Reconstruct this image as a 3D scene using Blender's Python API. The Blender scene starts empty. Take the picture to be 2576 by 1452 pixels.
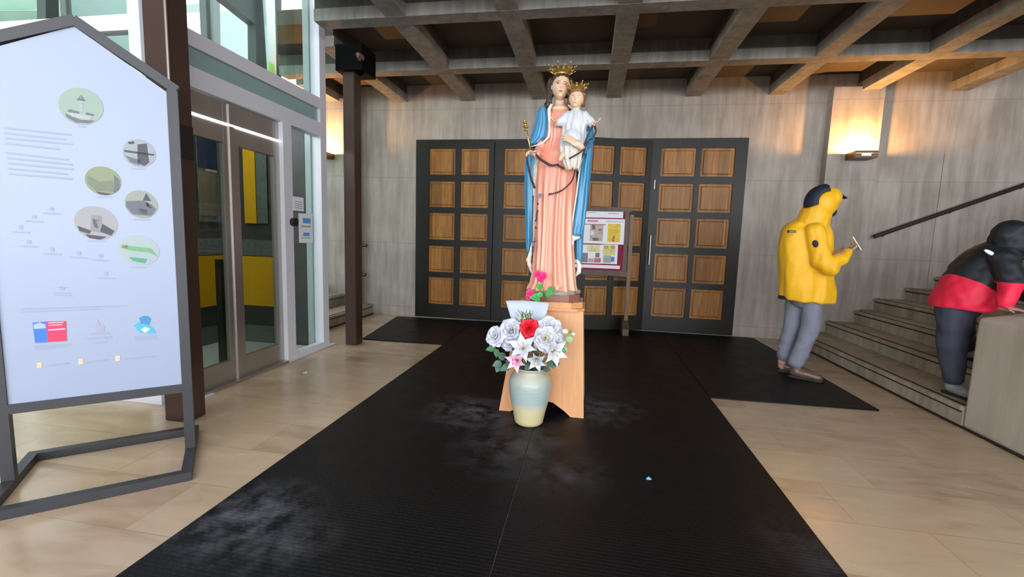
import bpy, bmesh, math, random
from mathutils import Vector, Matrix, noise
from math import sin, cos, pi, radians
random.seed(7)
SC = bpy.context.scene
COL = SC.collection

# ---------------------------------------------------------------- camera, sky, lamps, exposure
F_PX, PITCH, ROLL, YAW, EYE = 1124.6, 0.11150, 0.03113, -0.16702, 1.25
_f = Vector((sin(YAW)*cos(PITCH), cos(YAW)*cos(PITCH), -sin(PITCH)))
_r = Vector((cos(YAW), -sin(YAW), 0)); _u = _r.cross(_f)
RT = _r*cos(ROLL) + _u*sin(ROLL); UP = -_r*sin(ROLL) + _u*cos(ROLL)
CAMP = Vector((0, 0, EYE))
cam = bpy.data.cameras.new('camera'); cam.sensor_width = 36; cam.sensor_fit = 'HORIZONTAL'
cam.lens = F_PX/2576*36; cam.clip_start = .05
co = bpy.data.objects.new('camera', cam); COL.objects.link(co)
co.matrix_world = Matrix(((RT.x, UP.x, -_f.x, 0), (RT.y, UP.y, -_f.y, 0), (RT.z, UP.z, -_f.z, EYE), (0, 0, 0, 1)))
SC.camera = co

def at(px, py, ax, v):
    d = RT*((px-1288)/F_PX) + UP*((726-py)/F_PX) + _f
    return CAMP + d*((v-CAMP[ax])/d[ax])
def AY(px, py, y): return at(px, py, 1, y)
def AX(px, py, x): return at(px, py, 0, x)
def AZ(px, py, z=0): return at(px, py, 2, z)

w = bpy.data.worlds.new('overcast_sky'); SC.world = w; w.use_nodes = True
bg = w.node_tree.nodes['Background']; bg.inputs[0].default_value = (.93, .96, 1, 1); bg.inputs[1].default_value = 1.0
_N, _L = w.node_tree.nodes, w.node_tree.links      # overcast sky with a bright horizon band added to light beams and wall
_tc = _N.new('ShaderNodeTexCoord'); _sp = _N.new('ShaderNodeSeparateXYZ'); _L.new(_tc.outputs['Generated'], _sp.inputs[0])
_rp = _N.new('ShaderNodeValToRGB'); _mr = _N.new('ShaderNodeMapRange'); _mr.inputs[1].default_value = -1; _L.new(_sp.outputs[2], _mr.inputs[0]); _L.new(_mr.outputs[0], _rp.inputs[0])
_e = _rp.color_ramp.elements; _e[0].position = .40; _e[0].color = (.12, .12, .12, 1); _e[1].position = .62; _e[1].color = (.2, .2, .2, 1)
for _q, _v in ((.435, .8), (.50, .85), (.55, .30)): _x = _e.new(_q); _x.color = (_v, _v, _v, 1)
_m = _N.new('ShaderNodeMath'); _m.operation = 'MULTIPLY'; _m.inputs[1].default_value = 4.0; _L.new(_rp.outputs[0], _m.inputs[0]); _L.new(_m.outputs[0], bg.inputs[1])
def lamp(name, kind, loc, energy, color=(1, 1, 1), rot=(0, 0, 0), **k):
    l = bpy.data.lights.new(name, kind); l.energy = energy; l.color = color
    for a, b in k.items(): setattr(l, a, b)
    o = bpy.data.objects.new(name, l); COL.objects.link(o); o.location = loc; o.rotation_euler = rot
    return o
VS = SC.view_settings
VS.view_transform = 'Standard'; VS.look = 'None'; VS.gamma = 1; VS.use_curve_mapping = False
VS.exposure = 2.0

# ---------------------------------------------------------------- materials
MATS = {}
def srgb(r, g, b):
    def c(v):
        v /= 255
        return v/12.92 if v <= .04045 else ((v+.055)/1.055)**2.4
    return (c(r), c(g), c(b), 1)
def mat(name, col=(.5, .5, .5, 1), rough=.6, metal=0, spec=.5, bump=0, bscale=60, var=0, vscale=8, emit=None, est=1, sheen=0, stretch=None, coat=0):
    if name in MATS: return MATS[name]
    m = bpy.data.materials.new(name); m.use_nodes = True; MATS[name] = m
    nt = m.node_tree; N = nt.nodes; L = nt.links; p = N['Principled BSDF']
    if len(col) == 3: col = (*col, 1)
    p.inputs['Base Color'].default_value = col; p.inputs['Roughness'].default_value = rough
    p.inputs['Metallic'].default_value = metal; p.inputs['Specular IOR Level'].default_value = spec
    if coat: p.inputs['Coat Weight'].default_value = coat; p.inputs['Coat Roughness'].default_value = .1
    if sheen: p.inputs['Sheen Weight'].default_value = sheen
    if emit:
        p.inputs['Emission Color'].default_value = (*emit[:3], 1); p.inputs['Emission Strength'].default_value = est
    tc = N.new('ShaderNodeTexCoord'); mp = N.new('ShaderNodeMapping'); L.new(tc.outputs['Object'], mp.inputs[0])
    if stretch: mp.inputs['Scale'].default_value = stretch
    if var:
        n = N.new('ShaderNodeTexNoise'); n.inputs['Scale'].default_value = vscale; n.inputs['Detail'].default_value = 5
        L.new(mp.outputs[0], n.inputs['Vector'])
        mx = N.new('ShaderNodeMix'); mx.data_type = 'RGBA'; L.new(n.outputs[0], mx.inputs[0])
        mx.inputs[6].default_value = tuple(max(0, c*(1-var)) for c in col[:3])+(1,)
        mx.inputs[7].default_value = tuple(min(1, c*(1+var)) for c in col[:3])+(1,)
        L.new(mx.outputs[2], p.inputs['Base Color'])
    if bump:
        n = N.new('ShaderNodeTexNoise'); n.inputs['Scale'].default_value = bscale; n.inputs['Detail'].default_value = 4
        L.new(mp.outputs[0], n.inputs['Vector'])
        b = N.new('ShaderNodeBump'); b.inputs['Strength'].default_value = bump; b.inputs['Distance'].default_value = .01
        L.new(n.outputs[0], b.inputs['Height']); L.new(b.outputs[0], p.inputs['Normal'])
    return m

def nodes(m): return m.node_tree.nodes, m.node_tree.links, m.node_tree.nodes['Principled BSDF']
def mathn(N, L, op, a, b=None, c=None):
    n = N.new('ShaderNodeMath'); n.operation = op
    for i, v in enumerate((a, b, c)):
        if v is None: continue
        if isinstance(v, (int, float)): n.inputs[i].default_value = v
        else: L.new(v, n.inputs[i])
    return n.outputs[0]
def mixc(N, L, f, a, b):
    mx = N.new('ShaderNodeMix'); mx.data_type = 'RGBA'
    for i, v in ((0, f), (6, a), (7, b)):
        if hasattr(v, 'is_linked') or hasattr(v, 'links'): L.new(v, mx.inputs[i])
        else: mx.inputs[i].default_value = v
    return mx.outputs[2]

def concrete(name, a, b, seams=True, bump=.5):
    m = mat(name, rough=.85); N, L, p = nodes(m)
    g = N.new('ShaderNodeNewGeometry'); mp = N.new('ShaderNodeMapping'); L.new(g.outputs['Position'], mp.inputs[0])
    mp.inputs['Scale'].default_value = (7, 7, .8)
    n = N.new('ShaderNodeTexNoise'); n.inputs['Scale'].default_value = 1.6; n.inputs['Detail'].default_value = 6; n.inputs['Roughness'].default_value = .6
    L.new(mp.outputs[0], n.inputs['Vector'])
    n2 = N.new('ShaderNodeTexNoise'); n2.inputs['Scale'].default_value = 2.2; n2.inputs['Detail'].default_value = 8; L.new(g.outputs['Position'], n2.inputs['Vector'])
    f = mathn(N, L, 'ADD', mathn(N, L, 'MULTIPLY', n.outputs[0], .6), mathn(N, L, 'MULTIPLY', n2.outputs[0], .4))
    r = N.new('ShaderNodeMapRange'); r.inputs[1].default_value = .38; r.inputs[2].default_value = .62; L.new(f, r.inputs[0])
    c = mixc(N, L, r.outputs[0], a, b)
    h = f
    if seams:
        s = N.new('ShaderNodeSeparateXYZ'); L.new(g.outputs['Position'], s.inputs[0])
        zz = mathn(N, L, 'PINGPONG', mathn(N, L, 'ADD', s.outputs[2], .83), .49)
        seam = mathn(N, L, 'LESS_THAN', zz, .004)
        xx = mathn(N, L, 'PINGPONG', s.outputs[0], .055)
        seamx = mathn(N, L, 'LESS_THAN', xx, .0035)
        c = mixc(N, L, mathn(N, L, 'MULTIPLY', seam, .35), c, (.12, .1, .085, 1))
        c = mixc(N, L, mathn(N, L, 'MULTIPLY', seamx, .07), c, (.14, .12, .1, 1))
        h = mathn(N, L, 'SUBTRACT', f, mathn(N, L, 'MULTIPLY', seamx, .25))
    L.new(c, p.inputs['Base Color'])
    bm = N.new('ShaderNodeBump'); bm.inputs['Strength'].default_value = bump; bm.inputs['Distance'].default_value = .012
    L.new(h, bm.inputs['Height']); L.new(bm.outputs[0], p.inputs['Normal'])
    return m
CONC = concrete('board_marked_concrete', (.25, .22, .19, 1), (.40, .36, .318, 1))
CONC_CEIL = concrete('ceiling_concrete', (.16, .156, .144, 1), (.28, .272, .252, 1), seams=False)
CONC_SMOOTH = concrete('parapet_concrete', (.40, .35, .285, 1), (.52, .465, .39, 1), seams=False, bump=.25)

def floor_mat():
    m = mat('travertine_slabs', rough=.26); N, L, p = nodes(m)
    g = N.new('ShaderNodeNewGeometry')
    br = N.new('ShaderNodeTexBrick'); L.new(g.outputs['Position'], br.inputs['Vector'])
    br.inputs['Color1'].default_value = (0, 0, 0, 1); br.inputs['Color2'].default_value = (1, 1, 1, 1)
    br.inputs['Mortar'].default_value = (.5, .5, .5, 1); br.inputs['Scale'].default_value = 1
    br.inputs['Mortar Size'].default_value = .0022; br.inputs['Brick Width'].default_value = .78; br.inputs['Row Height'].default_value = .36
    br.offset = .37
    mp = N.new('ShaderNodeMapping'); mp.inputs['Scale'].default_value = (1, 3.2, 1); L.new(g.outputs['Position'], mp.inputs[0])
    n = N.new('ShaderNodeTexNoise'); n.inputs['Scale'].default_value = 2.4; n.inputs['Detail'].default_value = 9; n.inputs['Distortion'].default_value = .8
    L.new(mp.outputs[0], n.inputs['Vector'])
    ramp = N.new('ShaderNodeValToRGB'); L.new(mathn(N, L, 'ADD', mathn(N, L, 'MULTIPLY', n.outputs[0], .75), mathn(N, L, 'MULTIPLY', br.outputs[0], .25)), ramp.inputs[0])
    e = ramp.color_ramp.elements; e[0].position = .25; e[0].color = (.28, .19, .12, 1); e[1].position = .78; e[1].color = (.47, .375, .26, 1)
    x = e.new(.45); x.color = (.41, .305, .205, 1); x = e.new(.6); x.color = (.44, .335, .225, 1)
    v = N.new('ShaderNodeTexNoise'); v.inputs['Scale'].default_value = 1.1; v.inputs['Detail'].default_value = 3; L.new(g.outputs['Position'], v.inputs['Vector'])
    r = N.new('ShaderNodeMapRange'); r.inputs[1].default_value = .5; r.inputs[2].default_value = .75; L.new(v.outputs[0], r.inputs[0])
    c = mixc(N, L, mathn(N, L, 'MULTIPLY', r.outputs[0], .55), ramp.outputs[0], (.43, .29, .21, 1))
    c = mixc(N, L, mathn(N, L, 'MULTIPLY', br.outputs[1], .55), c, (.2, .14, .09, 1))
    L.new(c, p.inputs['Base Color'])
    L.new(mathn(N, L, 'ADD', mathn(N, L, 'MULTIPLY', n.outputs[0], .28), .10), p.inputs['Roughness'])
    return m
FLOOR = floor_mat()

def mat_rubber():
    m = mat('black_ribbed_rubber', rough=.45, spec=.2); N, L, p = nodes(m)
    g = N.new('ShaderNodeNewGeometry')
    br = N.new('ShaderNodeTexBrick'); L.new(g.outputs['Position'], br.inputs['Vector'])
    br.inputs['Scale'].default_value = 1; br.inputs['Brick Width'].default_value = .034; br.inputs['Row Height'].default_value = .02; br.inputs['Mortar Size'].default_value = .0035
    br.inputs['Mortar Smooth'].default_value = .6
    b = N.new('ShaderNodeBump'); b.inputs['Strength'].default_value = .55; b.inputs['Distance'].default_value = .003; b.invert = True
    L.new(br.outputs[1], b.inputs['Height']); L.new(b.outputs[0], p.inputs['Normal'])
    n = N.new('ShaderNodeTexNoise'); n.inputs['Scale'].default_value = 7; n.inputs['Detail'].default_value = 8; n.inputs['Roughness'].default_value = .7; L.new(g.outputs['Position'], n.inputs['Vector'])
    tot = None
    for (x, y, r, a) in ((.1, 3.3, .42, .8), (-.75, 3.0, .42, .9), (-1.4, 1.6, .35, 1.0), (-.35, 2.55, .5, .45), (-1.15, 1.5, .25, .6), (-.1, 2.3, .35, .35), (1.0, 1.9, .3, .3)):
        d = N.new('ShaderNodeVectorMath'); d.operation = 'DISTANCE'; L.new(g.outputs['Position'], d.inputs[0]); d.inputs[1].default_value = (x, y, .01)
        q = N.new('ShaderNodeMapRange'); q.inputs[1].default_value = r; q.inputs[2].default_value = 0; q.inputs[4].default_value = a; L.new(d.outputs['Value'], q.inputs[0])
        tot = q.outputs[0] if tot is None else mathn(N, L, 'MAXIMUM', tot, q.outputs[0])
    r2 = N.new('ShaderNodeMapRange'); r2.inputs[1].default_value = .42; r2.inputs[2].default_value = .75; L.new(n.outputs[0], r2.inputs[0])
    dust = mathn(N, L, 'MULTIPLY', tot, r2.outputs[0])
    c = mixc(N, L, dust, (.0026, .0028, .0034, 1), (.16, .16, .19, 1))
    L.new(c, p.inputs['Base Color'])
    L.new(mathn(N, L, 'ADD', mathn(N, L, 'MULTIPLY', n.outputs[0], .25), .34), p.inputs['Roughness'])
    return m
RUBBER = mat_rubber()

def wood(name, a, b, rough=.45, scale=(14, 14, 1.1), spec=.5, plank=0):
    m = mat(name, rough=rough, spec=spec); N, L, p = nodes(m)
    tc = N.new('ShaderNodeNewGeometry'); mp = N.new('ShaderNodeMapping'); L.new(tc.outputs['Position'], mp.inputs[0]); mp.inputs['Scale'].default_value = scale
    n = N.new('ShaderNodeTexNoise'); n.inputs['Scale'].default_value = 2; n.inputs['Detail'].default_value = 6; n.inputs['Distortion'].default_value = 1.2; L.new(mp.outputs[0], n.inputs['Vector'])
    r = N.new('ShaderNodeMapRange'); r.inputs[1].default_value = .3; r.inputs[2].default_value = .7; L.new(n.outputs[0], r.inputs[0])
    c = mixc(N, L, r.outputs[0], a, b)
    if plank:
        br = N.new('ShaderNodeTexNoise'); br.inputs['Scale'].default_value = 1; mp2 = N.new('ShaderNodeMapping'); mp2.inputs['Scale'].default_value = (7.3, 0, 2.04); mp2.inputs['Location'].default_value = (0, 0, -.3)
        L.new(tc.outputs['Position'], mp2.inputs[0])
        sn = N.new('ShaderNodeVectorMath'); sn.operation = 'FLOOR'; L.new(mp2.outputs[0], sn.inputs[0])
        wn = N.new('ShaderNodeTexWhiteNoise'); L.new(sn.outputs[0], wn.inputs['Vector'])
        c = mixc(N, L, mathn(N, L, 'MULTIPLY', wn.outputs[0], plank), c, tuple(x*.45 for x in a[:3])+(1,))
    L.new(c, p.inputs['Base Color'])
    return m
WOOD_PANEL = wood('door_panel_wood', (.24, .095, .02, 1), (.44, .205, .046, 1), .42, spec=.3, plank=.6)
WOOD_STAND = wood('pedestal_veneer', (.60, .285, .115, 1), (.68, .34, .145, 1), .4)
WOOD_DARK = wood('dark_brown_wood', (.05, .028, .016, 1), (.10, .058, .032, 1), .5)
WOOD_EASEL = wood('easel_leg_wood', (.12, .065, .03, 1), (.2, .115, .05, 1), .5)
DOORFRAME = mat('dark_painted_door_frame', (.009, .0082, .0055), .42, spec=.3, bump=.1, var=.25)
COLPAINT = mat('dark_brown_column_paint', (.048, .026, .019), .38, bump=.08, var=.2)
SIGNSTEEL = mat('charcoal_powder_coated_steel', (.030, .031, .037), .45, bump=.1, bscale=200, var=.15)
WHITEALU = mat('white_painted_aluminium', (.63, .64, .70), .35, var=.03)
STEEL = mat('brushed_steel', (.46, .435, .41), .34, metal=.85, bump=.06, bscale=30, stretch=(1, 1, .05), var=.12)
BLACK = mat('black_plastic', (.01, .01, .012), .4, var=.1)
RAILM = mat('dark_handrail', (.022, .016, .012), .35, var=.2)
BRONZE = mat('bronze_sconce_metal', (.10, .065, .035), .4, metal=.6, var=.2)
GOLD = mat('gilded_metal', (.62, .44, .13), .32, metal=.85, var=.2, vscale=40)
YELLOWP = mat('yellow_panel', (.55, .30, .005), .4, var=.05)
PALEGREEN = mat('pale_green_glass_edge', (.27, .335, .33), .3, var=.05)
TEALG = mat('teal_frosted_glass', (.26, .38, .37), .2, var=.1)
DARKIN = mat('dark_interior', (.035, .038, .036), .5, var=.3)
GREYCL = mat('grey_mirror_strip', (.13, .16, .16), .25, metal=.3, var=.5, vscale=20)
PAPER = mat('white_paper', (.78, .80, .85), .7, var=.03)
BOARDW = mat('white_sign_panel', (.30, .355, .485), .35, var=.015)
SHOEM = mat('brown_leather', (.13, .075, .055), .3, var=.3, vscale=30)
def glass(name, tint, refl=.06, alpha=1):
    m = bpy.data.materials.new(name); m.use_nodes = True; N = m.node_tree.nodes; L = m.node_tree.links; N.clear()
    o = N.new('ShaderNodeOutputMaterial'); t = N.new('ShaderNodeBsdfTransparent'); t.inputs[0].default_value = (*tint, 1)
    gl = N.new('ShaderNodeBsdfGlossy'); gl.inputs['Roughness'].default_value = .02; mx = N.new('ShaderNodeMixShader')
    f = N.new('ShaderNodeFresnel'); f.inputs[0].default_value = 1.5
    nn = N.new('ShaderNodeTexNoise'); nn.inputs['Scale'].default_value = 3
    a = N.new('ShaderNodeMath'); a.operation = 'MULTIPLY'; L.new(f.outputs[0], a.inputs[0]); a.inputs[1].default_value = .5
    g_ = N.new('ShaderNodeNewGeometry'); iv = N.new('ShaderNodeMath'); iv.operation = 'SUBTRACT'; iv.inputs[0].default_value = 1; L.new(g_.outputs['Backfacing'], iv.inputs[1]); ml = N.new('ShaderNodeMath'); ml.operation = 'MULTIPLY'; L.new(a.outputs[0], ml.inputs[0]); L.new(iv.outputs[0], ml.inputs[1]); L.new(ml.outputs[0], mx.inputs[0]); L.new(t.outputs[0], mx.inputs[1]); L.new(gl.outputs[0], mx.inputs[2]); L.new(mx.outputs[0], o.inputs[0])
    return m
GLASS = glass('clear_glass', (.94, .97, .96)); GLASSG = glass('greenish_glass', (.86, .93, .90)); GLASSD = glass('smoked_door_glass', (.6, .62, .58))

# ---------------------------------------------------------------- mesh building
ORG = {}
class MB:
    def __init__(s): s.v = []; s.f = []; s.m = []; s.a = []
    def add(s, vs, fs, m=0, a=0.0):
        o = len(s.v); s.v += [Vector(v) for v in vs]; s.f += [tuple(i+o for i in f) for f in fs]; s.m += [m]*len(fs)
        s.a += a if isinstance(a, list) else [a]*len(vs); return s
    def box(s, a, b, m=0, bev=0):
        a = Vector(a); b = Vector(b); x0, x1 = sorted((a.x, b.x)); y0, y1 = sorted((a.y, b.y)); z0, z1 = sorted((a.z, b.z)); e_ = min(12, len(s.f)//6)*.0003; x0 += e_; x1 -= e_; y0 += e_; y1 -= e_; z0 += e_; z1 -= e_
        if bev:
            bm = bmesh.new(); bmesh.ops.create_cube(bm, size=1)
            for v in bm.verts: v.co = Vector(((x0+x1)/2+v.co.x*(x1-x0), (y0+y1)/2+v.co.y*(y1-y0), (z0+z1)/2+v.co.z*(z1-z0)))
            bmesh.ops.bevel(bm, geom=bm.edges[:], offset=bev, segments=2, affect='EDGES')
            bm.verts.index_update()
            s.add([v.co.copy() for v in bm.verts], [tuple(v.index for v in f.verts) for f in bm.faces], m); bm.free(); return s
        return s.add([(x0, y0, z0), (x1, y0, z0), (x1, y1, z0), (x0, y1, z0), (x0, y0, z1), (x1, y0, z1), (x1, y1, z1), (x0, y1, z1)],
                     [(0, 3, 2, 1), (4, 5, 6, 7), (0, 1, 5, 4), (1, 2, 6, 5), (2, 3, 7, 6), (3, 0, 4, 7)], m)
    def prism(s, pts, d, m=0):     # polygon (3d points) extruded by vector d
        n = len(pts); d = Vector(d); P = [Vector(p) for p in pts]
        return s.add(P+[p+d for p in P], [tuple(range(n))[::-1], tuple(range(n, 2*n))]+[(i, (i+1) % n, n+(i+1) % n, n+i) for i in range(n)], m)
    def bar(s, a, b, wd, up=(0, 0, 1), h=None, m=0):
        a = Vector(a); b = Vector(b); d = (b-a).normalized(); u = Vector(up); x = d.cross(u)
        if x.length < 1e-4: x = d.cross(Vector((1, 0, 0)))
        x.normalize(); u = x.cross(d); h = h or wd
        return s.prism([a+x*wd/2+u*h/2, a-x*wd/2+u*h/2, a-x*wd/2-u*h/2, a+x*wd/2-u*h/2], b-a, m)
    def loft(s, rings, m=0, cap=True, closed=True, a=0.0):
        n = len(rings[0]); vs = [p for r in rings for p in r]; fs = []
        for i in range(len(rings)-1):
            for j in range(n if closed else n-1):
                k = (j+1) % n; fs.append((i*n+j, i*n+k, (i+1)*n+k, (i+1)*n+j))
        if cap and closed: fs += [tuple(range(n))[::-1], tuple(range((len(rings)-1)*n, len(rings)*n))]
        return s.add(vs, fs, m, a)
    def tube(s, pts, r, n=10, m=0, a=0.0):
        P = [Vector(p) for p in pts]; rs = r if isinstance(r, (list, tuple)) else [r]*len(P); R = []
        t0 = (P[1]-P[0]).normalized(); x = t0.orthogonal().normalized()
        for i, p in enumerate(P):
            t = (P[min(i+1, len(P)-1)]-P[max(i-1, 0)]).normalized(); x = (x-t*x.dot(t)).normalized(); y = t.cross(x)
            R.append([p+(x*cos(q)+y*sin(q))*rs[i] for q in [2*pi*k/n for k in range(n)]])
        return s.loft(R, m, a=a)
    def caps(s, a, ra, b, rb, n=14, m=0):
        a = Vector(a); b = Vector(b); d = (b-a); L = d.length; d = d/L if L > 1e-6 else Vector((0, 0, 1)); P = []; R = []
        for k in range(6): q = pi/2*k/5.5; P.append(a-d*ra*cos(q)); R.append(max(.0005, ra*sin(q)))
        for k in range(6): q = pi/2*(k+.5)/5.5; P.append(b+d*rb*sin(q)); R.append(max(.0005, rb*cos(q)))
        return s.tube(P, R, n, m)
    def chain(s, pts, rs, m=0):
        for i in range(len(pts)-1): s.caps(pts[i], rs[i], pts[i+1], rs[i+1], m=m)
        return s
    def ell(s, c, r, rot=None, nu=20, nv=14, m=0):
        c = Vector(c); r = (r, r, r) if isinstance(r, (int, float)) else r; M = rot or Matrix.Identity(3); vs = []; 
        vs.append(c+M@Vector((0, 0, -r[2])))
        for i in range(1, nv):
            p = -pi/2+pi*i/nv
            for j in range(nu): t = 2*pi*j/nu; vs.append(c+M@Vector((r[0]*cos(p)*cos(t), r[1]*cos(p)*sin(t), r[2]*sin(p))))
        vs.append(c+M@Vector((0, 0, r[2]))); fs = []
        for j in range(nu): k = (j+1) % nu; fs.append((0, 1+k, 1+j)); fs.append((len(vs)-1, 1+(nv-2)*nu+j, 1+(nv-2)*nu+k))
        for i in range(nv-2):
            for j in range(nu): k = (j+1) % nu; fs.append((1+i*nu+j, 1+i*nu+k, 1+(i+1)*nu+k, 1+(i+1)*nu+j))
        return s.add(vs, fs, m)
    def lathe(s, c, prof, n=48, m=0):
        c = Vector(c); return s.loft([[c+Vector((r*cos(2*pi*k/n), r*sin(2*pi*k/n), z)) for k in range(n)] for r, z in prof], m)
    def build(s, name, mats, parent=None, org=None, smooth=False, solid=0, attr=None):
        o_ = Vector(ORG[parent.name]) if parent else (Vector(org) if org is not None else Vector((0, 0, 0)))
        me = bpy.data.meshes.new(name); me.from_pydata([v-o_ for v in s.v], [], s.f)
        for mm in (mats if isinstance(mats, (list, tuple)) else [mats]): me.materials.append(mm)
        me.polygons.foreach_set('material_index', s.m)
        if attr:
            A = me.attributes.new(attr, 'FLOAT', 'POINT'); A.data.foreach_set('value', s.a)
        bm = bmesh.new(); bm.from_mesh(me); bmesh.ops.recalc_face_normals(bm, faces=bm.faces[:]); bm.to_mesh(me); bm.free()
        if smooth:
            me.polygons.foreach_set('use_smooth', [True]*len(me.polygons))
            if smooth == 'a': me.set_sharp_from_angle(angle=radians(38))
        me.update()
        o = bpy.data.objects.new(name, me); COL.objects.link(o)
        if parent: o.parent = parent; ORG[o.name] = ORG[parent.name]
        else: o.location = o_; ORG[o.name] = tuple(o_)
        if solid:
            md = o.modifiers.new('thickness', 'SOLIDIFY'); md.thickness = solid; md.offset = 0
        return o
def organic(mb, voxel=.012, it=4, disp=None, col=None):
    me = bpy.data.meshes.new('t'); me.from_pydata(mb.v, [], mb.f)
    bm = bmesh.new(); bm.from_mesh(me); bmesh.ops.recalc_face_normals(bm, faces=bm.faces[:]); bm.to_mesh(me); bm.free()
    o = bpy.data.objects.new('t', me); COL.objects.link(o)
    r = o.modifiers.new('r', 'REMESH'); r.mode = 'VOXEL'; r.voxel_size = voxel
    if it: sm = o.modifiers.new('s', 'SMOOTH'); sm.factor = .5; sm.iterations = it
    dg = bpy.context.evaluated_depsgraph_get(); dg.update()
    e = bpy.data.meshes.new_from_object(o.evaluated_get(dg))
    n = MB(); N_ = [v.normal.copy() for v in e.vertices]
    vs = [v.co.copy() for v in e.vertices]
    if disp: vs = [v+N_[i]*disp(v) for i, v in enumerate(vs)]
    n.add(vs, [tuple(p.vertices) for p in e.polygons])
    if col: n.m = [col(sum((vs[i] for i in f), Vector())/len(f)) for f in n.f]
    bpy.data.objects.remove(o); bpy.data.meshes.remove(me); bpy.data.meshes.remove(e)
    return n
def tag(o, label=None, cat=None, group=None, kind=None):
    if label: o['label'] = label
    if cat: o['category'] = cat
    if group: o['group'] = group
    if kind: o['kind'] = kind
    return o
def thing(name, loc, label, cat, group=None, kind=None):
    o = bpy.data.objects.new(name, None); COL.objects.link(o); o.location = loc; o.empty_display_size = .1; ORG[o.name] = tuple(loc)
    return tag(o, label, cat, group, kind)
def struct(name, mb, m, label=None, **k):
    return tag(mb.build(name, m, **k), label, None, None, 'structure')
def rect(pts, m=0): return MB().add(pts, [tuple(range(len(pts)))], m)

# ---------------------------------------------------------------- room shell
BW = 6.5      # back wall plane
XL, XR = -2.8, 2.7
DX0, DX1, DZ = -2.60, 2.0, 2.65
mb = MB(); mb.box((-9, -4, -.2), (9, 7.2, 0))
struct('floor', mb, FLOOR, 'beige and pink travertine slab floor')
mb = MB(); mb.box((-14, -22, -.35), (14, -4, -.12)); struct('pavement', mb, mat('grey_paving', (.3, .3, .3), .8, var=.2), 'grey paving outside')
mb = MB()
mb.box((-4.3, BW, 0), (DX0, BW+.3, 3.9)); mb.box((-7.2, BW, 0), (-4.3, BW+.3, 2.5)); mb.box((DX1, BW, 0), (9, BW+.3, 6)); mb.box((DX0, BW, DZ), (DX1, BW+.3, 6))
mb.box((4.27, BW-.012, 0), (9, BW+.0, 6)); mb.box((DX0-.1, BW+.25, -.1), (DX1+.1, BW+.9, 2.9))
wall = struct('wall_back', mb, CONC, 'board marked concrete back wall')
for (x0, x1) in ((2.9, 3.47), (-4.1, -3.46)):
    MB().box((x0, BW-.13, 0), (x1, BW+.01, 3.24)).build('pilaster', CONC, wall)
mb = MB(); mb.box((9, -4, 0), (9.3, 6.8, 6)); struct('wall_right', mb, CONC)
mb = MB(); mb.box((-7.2, 4.6, 0), (-7.0, 6.8, 2.5)); struct('wall_left', mb, CONC)

# coffered ceiling
DARKWEB = concrete('shaded_beam_web', (.055, .05, .045, 1), (.095, .088, .08, 1), seams=False)  # darker copy of the beam concrete, coffer shade put into the colour
BZ = 3.2; H = .235; LIP = .105
RECESS = mat('dark_recess_ceiling', (.095, .068, .046), .8, var=.25, vscale=2)
ceil = MB(); ceil.box((-2.62, .9, BZ+H), (4.42, BW+.3, BZ+H+.15)); ceil.prism([(-2.62, 4.55, BZ+H), (-3.40, 4.55, BZ+H), (-4.15, 5.55, BZ+H), (-4.15, BW+.3, BZ+H), (-2.62, BW+.3, BZ+H)], (0, 0, .15))
ceil = struct('ceiling', ceil, RECESS, 'dark recessed ceiling between concrete beams')
def vbeam(x, y0, y1, parent):
    MB().prism([(x-.095, y0, BZ), (x+.095, y0, BZ), (x+.10, y0, BZ+LIP), (x-.10, y0, BZ+LIP)], (0, y1-y0, 0)).build('beam', CONC_CEIL, parent)
    MB().box((x-.085, y0+.002, BZ+LIP), (x+.085, y1, BZ+H)).build('beam_web', DARKWEB, parent)
def hbeam(y, x0, x1, parent):
    MB().prism([(x0, y-.085, BZ-.002), (x0, y+.085, BZ-.002), (x0, y+.09, BZ+LIP-.002), (x0, y-.09, BZ+LIP-.002)], (x1-x0, 0, 0)).build('beam', CONC_CEIL, parent)
    MB().box((x0+.002, y-.075, BZ+LIP-.002), (x1-.002, y+.075, BZ+H-.002)).build('beam_web', DARKWEB, parent)
for k in range(-4, 5):
    x = .235+1.025*k; vbeam(x, (.9 if x > -2.5 else 4.55 if x > -3 else 5.65), BW, ceil)
for y in (5.36, 4.10, 2.84, 1.58, 1.0): hbeam(y, -2.62 if y < 5 else -3.93, 4.42, ceil)
mb = MB(); mb.box((4.42, -1.2, 5.2), (9.2, 6.8, 5.4)); mb.box((4.35, -1.2, BZ+H), (4.45, 6.5, 5.3)); struct('trim_1', mb, CONC_CEIL, 'unseen upper roof added over the stairwell against top light')  # roof added out of view to hold back top light on the stairs

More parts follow.
